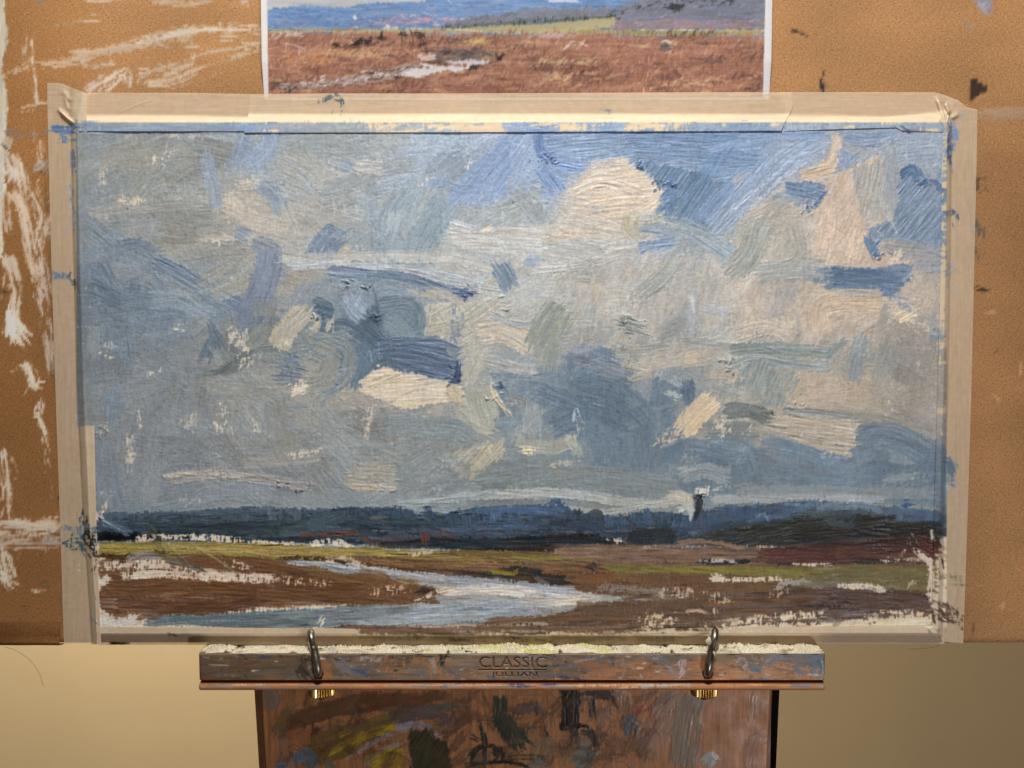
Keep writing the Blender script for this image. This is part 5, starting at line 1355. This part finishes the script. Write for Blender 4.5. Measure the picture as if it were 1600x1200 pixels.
# ------------------------------------------------------------------ the painting
FACE = -.0052
TLp, TRp, BLp, BRp = P(120, 191.5, FACE), P(1479, 191.5, FACE), P(151, 990, FACE), P(1464, 990, FACE)
pa = empty('oil_painting', pt(808, 990, FACE))
tag(pa, 'unframed oil sketch of cloudy blue grey sky over marsh river, standing on easel rail', 'painting')
o0 = np.array(pa.location)
NX, NY = 1180, 706
S, T = np.meshgrid(np.linspace(0, 1, NX), np.linspace(0, 1, NY)); S = S[..., None]; T = T[..., None]
V = (TLp*(1-S)+TRp*S)*(1-T)+(BLp*(1-S)+BRp*S)*T
c, h = film_cols(PF, V); c[..., 3] = 1
V[..., 1] -= h*.00110
sag = .0006*np.sin(S[..., 0]*5)*np.sin(T[..., 0]*3); V[..., 1] -= sag
mesh_obj('paint_layer', V.reshape(-1, 3)-o0, grid_faces(NY, NX), M_OIL, pa, col=c.reshape(-1, 4))
# the board it is painted on
q = [TLp, TRp, BRp, BLp]; Vp = [p_+np.array([0, .0008, 0]) for p_ in q]+[np.array([p_[0], -.0006, p_[2]]) for p_ in q]
mesh_obj('canvas_board', np.array(Vp)-o0, [(0, 1, 2, 3), (4, 7, 6, 5), (0, 4, 5, 1), (1, 5, 6, 2), (2, 6, 7, 3), (3, 7, 4, 0)], M_PANEL, pa, smooth=False)

# ------------------------------------------------------------------ masking tape
def tape(label, edges, heights, along, crease=(), jag0=0, jag1=0, seed=1, parent=None, curl=None):
    """edges: polylines (u,v) outer -> inner across the strip; heights: metres in front of the board"""
    rr = np.random.default_rng(seed)
    E = [pts(e) for e in edges]
    n = along
    t = np.linspace(0, 1, n)
    def res(e):
        d = np.concatenate([[0], np.cumsum(np.hypot(*(e[1:]-e[:-1]).T))]); d /= d[-1]
        return np.stack([np.interp(t, d, e[:, 0]), np.interp(t, d, e[:, 1])], -1)
    E = [res(e) for e in E]
    cols = []; hs = []
    for k in range(len(E)-1):
        L = np.hypot(*(E[k+1]-E[k]).mean(0)); m = max(4, int(L/1.3))
        for j in range(m + (k == len(E)-2)):
            f = j/m; cols.append(E[k]*(1-f)+E[k+1]*f)
            g = f if abs(heights[k]-heights[k+1]) > .003 else f*f*(3-2*f); hs.append(np.full(n, heights[k]*(1-g)+heights[k+1]*g))
    U = np.stack(cols, 0); H = np.stack(hs, 0)          # across, along
    m = len(cols)
    for (jag, side) in ((jag0, 0), (jag1, 1)):
        if jag:
            d = U[:, -1]-U[:, 0]; d /= np.hypot(d[:, 0], d[:, 1])[:, None]
            q = look(RAG, np.arange(m)*.6+seed*31, np.arange(m)*0.+seed)*jag
            w = np.clip(1-(t if side == 0 else 1-t)*n*1.3/12, 0, 1)
            U += d[:, None]*(q[:, None]*w[None])[..., None]
    q = look(BLOB, U[..., 0]/3+seed*9, U[..., 1]/3); q2 = look(FINE, U[..., 0], U[..., 1])
    H = H + .00010*q*np.clip(H/.004+.35, 0, 1) + .000012*q2
    H = H + .00022*np.clip(look(BLOB, U[..., 0]/7+50, U[..., 1]/7+seed)-.8, 0, 2)
    for (ax, ay, bx_, by, wd, amp) in crease:
        L = math.hypot(bx_-ax, by-ay); dx, dy = (bx_-ax)/L, (by-ay)/L
        al = (U[..., 0]-ax)*dx+(U[..., 1]-ay)*dy; ac = -(U[..., 0]-ax)*dy+(U[..., 1]-ay)*dx
        H = H + amp*np.exp(-(ac/wd)**2)*sm(0, L*.3, al)*sm(0, L*.3, L-al)
    V = P(U[..., 0], U[..., 1], -H)
    c, h = film_cols(TF, V, FLAT)
    V[..., 1] -= h*.0008
    c[..., 3] = np.maximum(c[..., 3], np.clip((H-.0012)/.0015, 0, 1)*.85)      # nothing dark behind the part that bridges to the panel
    org = V.reshape(-1, 3)[V[..., 2].argmin()]
    nrm = np.cross(V[1, 0]-V[0, 0], V[0, 1]-V[0, 0])
    f = grid_faces(m, n); f = f if True else f
    o = mesh_obj('masking_tape', V.reshape(-1, 3)-org, f, M_TAPE, col=c.reshape(-1, 4)); o.location = org
    if o.data.polygons[len(o.data.polygons)//2].normal.y > 0: o.data.flip_normals()
    tag(o, label, 'tape', 'strips of masking tape round the painting')
    return o
FH = -FACE+.0003
tape('masking tape down the left side of the painting, torn and wrinkled at its top end', ["74,131 74,160 76,250 80,400 88,650 95,850 100,1008", "109,137 107,170 110,192 112,300 119,600 129,800 140,960 143,1008", "131,143 128,165 121,188 122,300 130,600 139,800 150,955 152,1006", "136,146 135,165 136,188 138,300 146,600 150,800 156,955 158,1006"],
     [.0003, .0006, FH-.0002, FH+.0003], 700, [(88, 168, 118, 196, 3, .0022), (96, 140, 112, 160, 4, .0008), (100, 150, 108, 176, 2.5, .0007)], jag0=3, jag1=2, seed=3)
tape('masking tape along the top of the painting, right end rolled up at the corner', ["1219,144 1300,144 1400,144 1460,144 1478,149 1495,158", "1222,178 1300,178 1380,181 1430,178 1470,172 1484,176", "1223,191 1300,191 1400,191 1440,191 1470,191 1480,191", "1223,205 1300,202 1400,199 1410,204 1440,205 1472,206"],
     [.0005, .0008, FH, FH+.0002], 230, [(1462, 148, 1478, 192, 3, .0026), (1405, 192, 1425, 206, 2.5, .0010), (1380, 186, 1470, 178, 5, .0008)], jag0=3, seed=5)
tape('masking tape down the right side of the painting, dark smears near its lower end', ["1480,150 1496,156 1512,168 1527,171 1526,250 1522,420 1518,600 1512,800 1505,1005", "1474,166 1482,178 1488,190 1487,250 1485,420 1482,600 1476,800 1472,1000", "1472,180 1477,186 1480,196 1479,250 1477,420 1474,600 1468,800 1465,985", "1466,186 1470,190 1474,198 1472,250 1470,420 1466,600 1460,800 1456,980"],
     [.0004, .0006, FH-.0001, FH+.0002], 700, [(1476, 158, 1484, 180, 3, .0030), (1483, 186, 1500, 176, 4, .0012), (1500, 900, 1480, 985, 3, .0003)], jag0=2, jag1=1, seed=6)
tape('short masking tape along the top of the painting, left of the print', ["122,145 200,145 300,145 392,147", "122,178 200,178 300,179 396,181", "121,191 200,191 300,191 396,191.5", "124,205 200,205 300,205 396,205"],
     [.0004, .0007, FH-.0001, FH+.0002], 230, [(180, 178, 245, 152, 2, .0003)], jag1=2, seed=7)
tape('long masking tape along the top of the painting, holding down the print', ["390,147 500,146 700,146 900,145 1100,144 1233,144", "386,177 500,177 700,177 900,177 1100,177 1226,177", "384,191 500,191 700,191 900,191 1100,191 1224,191", "382,207 500,207 700,206.5 900,205.5 1100,205 1222,204"],
     [.0013, .0014, FH+.0002, FH+.0006], 700, [], jag0=1, jag1=3, seed=8)
tape('masking tape along the bottom of the painting, above the easel rail', ["154,1007.5 400,1007.5 800,1007.5 1200,1006.5 1476,1006.5", "153,994 400,994 800,994 1200,994 1474,994", "152,990.5 400,990.5 800,990.5 1200,989.5 1466,989.5", "151,979 400,981 800,984 1000,982 1200,980 1460,978"],
     [.0005, .0007, FH-.0001, FH+.0001], 700, [(1448, 978, 1470, 1004, 2.5, .0012)], seed=9)

# ------------------------------------------------------------------ easel
# rail: its top is level with the lower edge of the board, its front edge seen at v = 1021
def y_at(z, v):
    b = (600-v)/FPX; dy = math.cos(TILT)+b*math.sin(TILT); dz = -math.sin(TILT)+b*math.cos(TILT)
    t = (z-CAM[2])/dz; return CAM[1]+t*dy
ztop = zb-.0006
yf = y_at(ztop, 1021)
ea = empty('easel', (0, yf, pt(800, 1078, yf)[2]))
tag(ea, 'paint stained wooden box easel whose rail carries the painting', 'easel')
o0 = np.array(ea.location)
xl, xr = pt(310.5, 1045, yf)[0], pt(1289.5, 1045, yf)[0]
z_g0, z_g1, z_b = pt(0, 1063.5, yf)[2], pt(0, 1067.5, yf)[2], pt(0, 1078, yf)[2]
z_t = pt(0, 1021, yf)[2]

# engraved lettering, rasterised from the font outlines so that it can be cut into the wood
def text_mask(txt, uc, vtop, vbot, width, bold=0.):
    cu = bpy.data.curves.new('t', 'FONT'); cu.body = txt; cu.align_x = 'CENTER'; cu.resolution_u = 4
    ob = bpy.data.objects.new('t', cu); COL.objects.link(ob)
    me = bpy.data.meshes.new_from_object(ob); bpy.data.objects.remove(ob)
    co = np.array([v.co[:2] for v in me.vertices]); me.calc_loop_triangles(); tr = [tuple(t.vertices) for t in me.loop_triangles]
    lo, hi = co.min(0), co.max(0)
    co = (co-lo)/(hi-lo); co = np.stack([uc-width/2+co[:, 0]*width, vbot-co[:, 1]*(vbot-vtop)], -1)
    bpy.data.meshes.remove(me); bpy.data.curves.remove(cu)
    st = .35; u0, v0 = uc-width/2-4, vtop-4; gw, gh = int((width+8)/st), int((vbot-vtop+8)/st)
    Xg, Yg = np.meshgrid(u0+np.arange(gw)*st, v0+np.arange(gh)*st); M = np.zeros(Xg.shape, bool)
    for t in tr:
        a, b, c_ = co[t[0]], co[t[1]], co[t[2]]
        def ed(p_, q_): return (Xg-p_[0])*(q_[1]-p_[1])-(Yg-p_[1])*(q_[0]-p_[0])
        e1, e2, e3 = ed(a, b), ed(b, c_), ed(c_, a)
        M |= ((e1 >= 0) & (e2 >= 0) & (e3 >= 0)) | ((e1 <= 0) & (e2 <= 0) & (e3 <= 0))
    M = M.astype(float)
    for _ in range(2): M = (M+np.roll(M, 1, 0)+np.roll(M, -1, 0)+np.roll(M, 1, 1)+np.roll(M, -1, 1))/5
    return M, u0, v0, st
def read_mask(mk, u, v):
    M, u0, v0, st = mk; i = ((u-u0)/st).astype(int); j = ((v-v0)/st).astype(int)
    ok = (i >= 0) & (i < M.shape[1]) & (j >= 0) & (j < M.shape[0])
    return np.where(ok, M[np.clip(j, 0, M.shape[0]-1), np.clip(i, 0, M.shape[1]-1)], 0)
T1 = text_mask('CLASSIC', 801, 1026, 1043, 106); T2 = text_mask('JULLIAN', 803, 1050, 1059.5, 72)

# front profile of the rail: (z, y offset), from the back of the top over the front to the underside
ux = np.concatenate([np.arange(xl, pt(740, 1045, yf)[0], .0006), np.arange(pt(740, 1045, yf)[0], pt(866, 1045, yf)[0], .00022), np.arange(pt(866, 1045, yf)[0], xr, .0006), [xr]])
pz = [(z_t, .046), (z_t, .012), (z_t, .004), (z_t, .0014), (z_t-.0003, .0005), (z_t-.0009, .0)]
zz = np.linspace(z_t-.0011, z_g0+.0005, 72); pz += [(z, 0.) for z in zz]
pz += [(z_g0+.0002, .0002), (z_g0, .0022), ((z_g0+z_g1)/2, .0028), (z_g1, .0020), (z_g1-.0002, .0004)]
for a in np.linspace(0, math.pi, 12): pz.append((z_g1-.0004-(z_g1-z_b-.0004)*(1-math.cos(a))/2, -.0014*math.sin(a)))
pz += [(z_b, .003), (z_b, .012), (z_b, .046)]
pz = np.array(pz)
XX = np.broadcast_to(ux[None], (len(pz), len(ux))); ZZ = np.broadcast_to(pz[:, :1], XX.shape); YY = yf+np.broadcast_to(pz[:, 1:], XX.shape)
V = np.stack([XX, YY, ZZ], -1).copy()
# rounded ends
e = np.minimum(XX-xl, xr-XX); V[..., 1] += .0012*np.clip(1-e/.0012, 0, 1)**2*(YY < yf+.01)
c, h = film_cols(RF, V, RAIL_E, True)
u_, v_ = pix(V)
front = (YY < yf+.0005) & (ZZ < z_t-.0008) & (ZZ > z_g0)
eng = np.maximum(read_mask(T1, u_, v_), read_mask(T2, u_, v_))
eng = np.maximum(eng, ((np.abs(v_-1046.6) < .8) & (u_ > 747) & (u_ < 853)).astype(float))*front
V[..., 1] += eng*.0009-np.clip(h, 0, .6)*.0005*front
burn = np.clip(eng, 0, 1)[..., None]*.45
c[..., :3] = c[..., :3]*(1-burn)+np.array([.05, .018, .008])*burn       # burnt-in brand
gr = ((ZZ <= z_g0+.0003) & (ZZ >= z_g1-.0003))[..., None]
c[..., :3] = np.where(gr, np.array([.22, .075, .025]), c[..., :3]); c[..., 3] *= ~gr[..., 0]
# bare hole rims where the hooks enter
for hu in (497.5, 1105.5):
    d = np.hypot(u_-hu, v_-1053.5); k = (d < 7.5) & front
    V[..., 1] += np.where(k, .004*sm(7.5, 5.5, d), 0); c[..., :3] = np.where(k[..., None], np.array([.05, .022, .012]), c[..., :3])
mesh_obj('rail', V.reshape(-1, 3)-o0, grid_faces(*XX.shape), M_RAIL, ea, col=c.reshape(-1, 4))
for x, s_ in ((xl, -1), (xr, 1)):
    ring = [(x, yf+y, z) for z, y in pz]; ring = np.array(ring); ring[:, 1] += .0012*(pz[:, 1] < .01)
    col = np.tile([.12, .07, .045, .6], (len(ring), 1))
    f = [tuple(range(len(ring)))] if s_ > 0 else [tuple(range(len(ring)))[::-1]]
    mesh_obj('rail_end', ring-o0, f, M_RAIL, ea, smooth=False, col=col)
# dried paint caked on top of the rail
nx = 1500; ny = 26
XX, TT = np.meshgrid(np.linspace(xl+.0004, xr-.0004, nx), np.linspace(0, 1, ny))
up = XX/.0372*100*1.0; uu, _ = pix(np.stack([XX, XX*0+yf+.003, XX*0+z_t], -1))
depth = .0006+TT*.020
n1 = look(BLOB, uu/2.2, TT*6+3); n2 = look(BLOB, uu/.9+40, TT*16); n3 = look(RAG, uu*.9, TT*30+8)
env = np.interp(uu, [310, 330, 380, 470, 560, 700, 760, 800, 850, 930, 1100, 1200, 1270, 1289], [.3, .9, .6, .5, .9, .8, .9, 1.3, .9, .8, .8, 1., .8, .4])
n4 = look(FINE, uu*1.1, TT*26+5)
hh = np.clip(.0012+.0004*n1+.0006*n2+.0005*n3+.0006*n4, 0, .005)*env*np.clip(np.sin(np.clip(TT*1.25+.08, 0, 1)*math.pi), .05, 1)
hh[0] = -.0001; hh[-1] = -.0001; hh[:, 0] = -.0001; hh[:, -1] = -.0001
V = np.stack([XX, yf+depth-.0004*n3*(TT < .3), z_t+hh], -1)
pal = np.array([lin(hexc(x)) for x in ["f2ead8", "efe6cf", "e9dfc0", "f5f0e6", "dfe0a0", "d2d45e", "c9c2c8", "d99a86", "b9b4ac", "8c8a80", "3c3a38", "8f98c0"]])
w = np.stack([1.7+.6*n4, 1.4+.7*n2, 1.2+.7*n3, 1.3-.5*n4, np.interp(uu, [310, 600, 700, 770, 950, 1000, 1289], [-.4, .2, .9, 1.7, 1.4, .4, -.2])+.9*n3, np.interp(uu, [310, 740, 780, 870, 920, 1289], [-2, -1.2, .9, .5, -.8, -2])+1.3*n4,
              np.interp(uu, [540, 565, 590, 610, 930, 950, 970], [-3, 1.3, 1, -3, -3, 1, -3])+n2, np.interp(uu, [560, 575, 600, 625], [-3, 1.8, 1.6, -3])+n1, .5+1.1*n2, .25+1.2*n3, -.35+1.25*look(BLOB, uu/.34+90, TT*64)+np.where(uu < 330, 1.4, 0), -1.2+1.3*n1], -1)
w = np.exp(4*w); w /= w.sum(-1, keepdims=True)
c = np.concatenate([np.clip(w@pal, 0, .85), np.ones(XX.shape+(1,))], -1)
mesh_obj('dried_paint', V.reshape(-1, 3)-o0, grid_faces(ny, nx, flip=True), M_OIL, ea, col=c.reshape(-1, 4))

# hooks that hold the work on the rail
def hook(u0, v0, u1, v1, du):
    a = P(u0, v0, yf+.009); b = P(u0, v0+.3, yf-.0012); k = P((u0*.8+u1*.2), v0-14, yf-.0034); m_ = P((u0*.45+u1*.55), (v0+v1)/2-4, yf-.0005)
    t1 = P(u1, v1+10, -.0125); t2 = P(u1+du, v1, -.0092); t3 = P(u1+du*1.5, v1-1, -.0062)
    return tube('retaining_hook', np.array([a, b, k, m_, t1, t2, t3])-o0, [.0022, .0023, .0023, .0023, .0023, .0022, .0016], M_STEEL, ea, n=18)
hook(497.5, 1052.5, 487, 989, -1)
hook(1105.5, 1052.0, 1116.5, 987, 1)

# dried paint on the hooks
def blob(u, v, y, r, c):
    rr = np.random.default_rng(int(u)); c0_ = P(u, v, y); Vb = []; n1_, n2_ = 9, 12
    for i in range(n1_+1):
        for j in range(n2_):
            a, b2 = math.pi*i/n1_, 2*math.pi*j/n2_; k = r*(1+.35*look(BLOB, np.array(i*3.1+u), np.array(j*2.7)))
            Vb.append(c0_+k*np.array([math.sin(a)*math.cos(b2), .6*math.sin(a)*math.sin(b2), 1.2*math.cos(a)]))
    F = [(i*n2_+j, (i+1)*n2_+j, (i+1)*n2_+(j+1) % n2_, i*n2_+(j+1) % n2_) for i in range(n1_) for j in range(n2_)]
    return mesh_obj('paint_crust', np.array(Vb)-o0, F, M_OIL, ea, col=np.tile([*lin(hexc(c)), 1], (len(Vb), 1)))
blob(1106, 1001, -.0150, .0012, "e8dfc4"); blob(1113, 1022, yf-.0024, .0011, "d8cfb4"); blob(486, 988, -.0106, .0013, "bdb98c"); blob(489, 1012, yf-.0018, .0010, "a9a58c"); blob(1107, 1030, yf-.0026, .0010, "e4dcc8")

# knurled brass nuts under the rail
def nut(u):
    y0 = yf+.0125; x = P(u, 1085, y0)[0]; zt_ = z_b+.0001; R = .0080; n = 30
    prof = [(.002, 0), (R*.80, 0), (R*.80, -.0012), (R-.0003, -.0015), (R, -.0019), (R, -.0070), (R-.0004, -.0074), (R*.55, -.0075), (R*.5, -.0068), (.0001, -.0068)]
    Vn = []; F = []
    for r, dz in prof:
        for k in range(n*2):
            A = math.pi*k/n; rk = r-(.0007 if (k % 2 and abs(r-R) < .0002) else 0)
            Vn.append((x+rk*math.cos(A), y0+rk*math.sin(A), zt_+dz))
    m2 = n*2
    for i in range(len(prof)-1):
        for k in range(m2): F.append((i*m2+k, i*m2+(k+1) % m2, (i+1)*m2+(k+1) % m2, (i+1)*m2+k))
    o = mesh_obj('thumb_nut', np.array(Vn)-o0, F, M_BRASS, ea, smooth=False); o.data.flip_normals(); return o
nut(503); nut(1100)
for u in (503, 1100):
    y0 = yf+.0125; x = P(u, 1085, y0)[0]
    tube('bolt_end', np.array([(x, y0, z_b-.002), (x, y0, z_b-.0105)])-o0, .0017, M_BRASS, ea, n=12, sub=3)

# the easel lid below the rail
LY = .030
lz1, lz0 = zb-.004, pt(800, 1200, LY)[2]-.12
nx, nz = 760, 150
zz = np.concatenate([np.linspace(lz1, pt(800, 1215, LY)[2], nz-12), np.linspace(pt(800, 1216, LY)[2], lz0, 12)])
le, re = pt(404, 1110, LY)[0], pt(1207.5, 1110, LY)[0]
XX, ZZ = np.meshgrid(np.linspace(le, re, nx), zz); taper = lambda z: (lz1-z)/(lz1-pt(0, 1200, LY)[2])
V = np.stack([XX, XX*0+LY, ZZ], -1)
V[..., 0] += np.where(V[..., 0] < 0, .0036, -.0022)*np.abs(V[..., 0])/abs(le)*taper(ZZ)
V[..., 1] += .0015*np.clip(1-(np.minimum(XX-le, re-XX))/.0015, 0, 1)**2
c, h = film_cols(LF, V, LID_E, True); V[..., 1] -= np.clip(h, 0, .8)*.0005
mesh_obj('lid', V.reshape(-1, 3)-o0, grid_faces(nz, nx), M_LID, ea, col=c.reshape(-1, 4))
def slab(name, xa, xb, y0, y1, za, zb_, m, da):
    q = [(x+da*taper(z), y, z) for z in (za, zb_) for x, y in ((xa, y0), (xb, y0), (xb, y1), (xa, y1))]
    f = [(0, 1, 5, 4), (1, 2, 6, 5), (2, 3, 7, 6), (3, 0, 4, 7), (0, 3, 2, 1), (4, 5, 6, 7)]
    return mesh_obj(name, np.array(q)-o0, f, m, ea, smooth=False)
slab('lid_side', le-.0042, le+.0002, LY+.0012, .060, lz0, lz1, M_SIDE, .0036)
slab('lid_side', re-.0002, re+.0006, LY+.0012, .044, lz0, lz1, M_SIDE, -.0022)
slab('side_strip', re+.0008, re+.0066, .036, .060, lz0, lz1-.008, M_DARK, -.0022)  # near-black strip set back along the right edge of the lid
slab('lid_back', le+.0004, re-.0004, LY+.0022, .0385, lz0, lz1-.0005, M_SIDE, 0)

# ------------------------------------------------------------------ stray hairs
def hair(label, pth, r):
    q = np.array([pt(u, v, y) for u, v, y in pth]); o = tube('hair', q-q[0], r, M_HAIR, n=5, sub=6); o.location = q[0]; tag(o, label, 'hair'); return o
hair('long thin dark hair curling down from the lower left edge of the backing board', [(8, 1011, -.002), (24, 1016, -.006), (45, 1030, -.009), (60, 1050, -.011), (68, 1072, -.012)], .00009)
hair('short dark hair hanging under the lower right corner of the board', [(1476, 1005, -.0015), (1455, 1012, -.004), (1420, 1014, -.006)], .00008)

if '--count' in sys.argv:
    print('TRIS', sum(len(o.data.loops)-2*len(o.data.polygons) for o in scene.objects if o.type == 'MESH'))
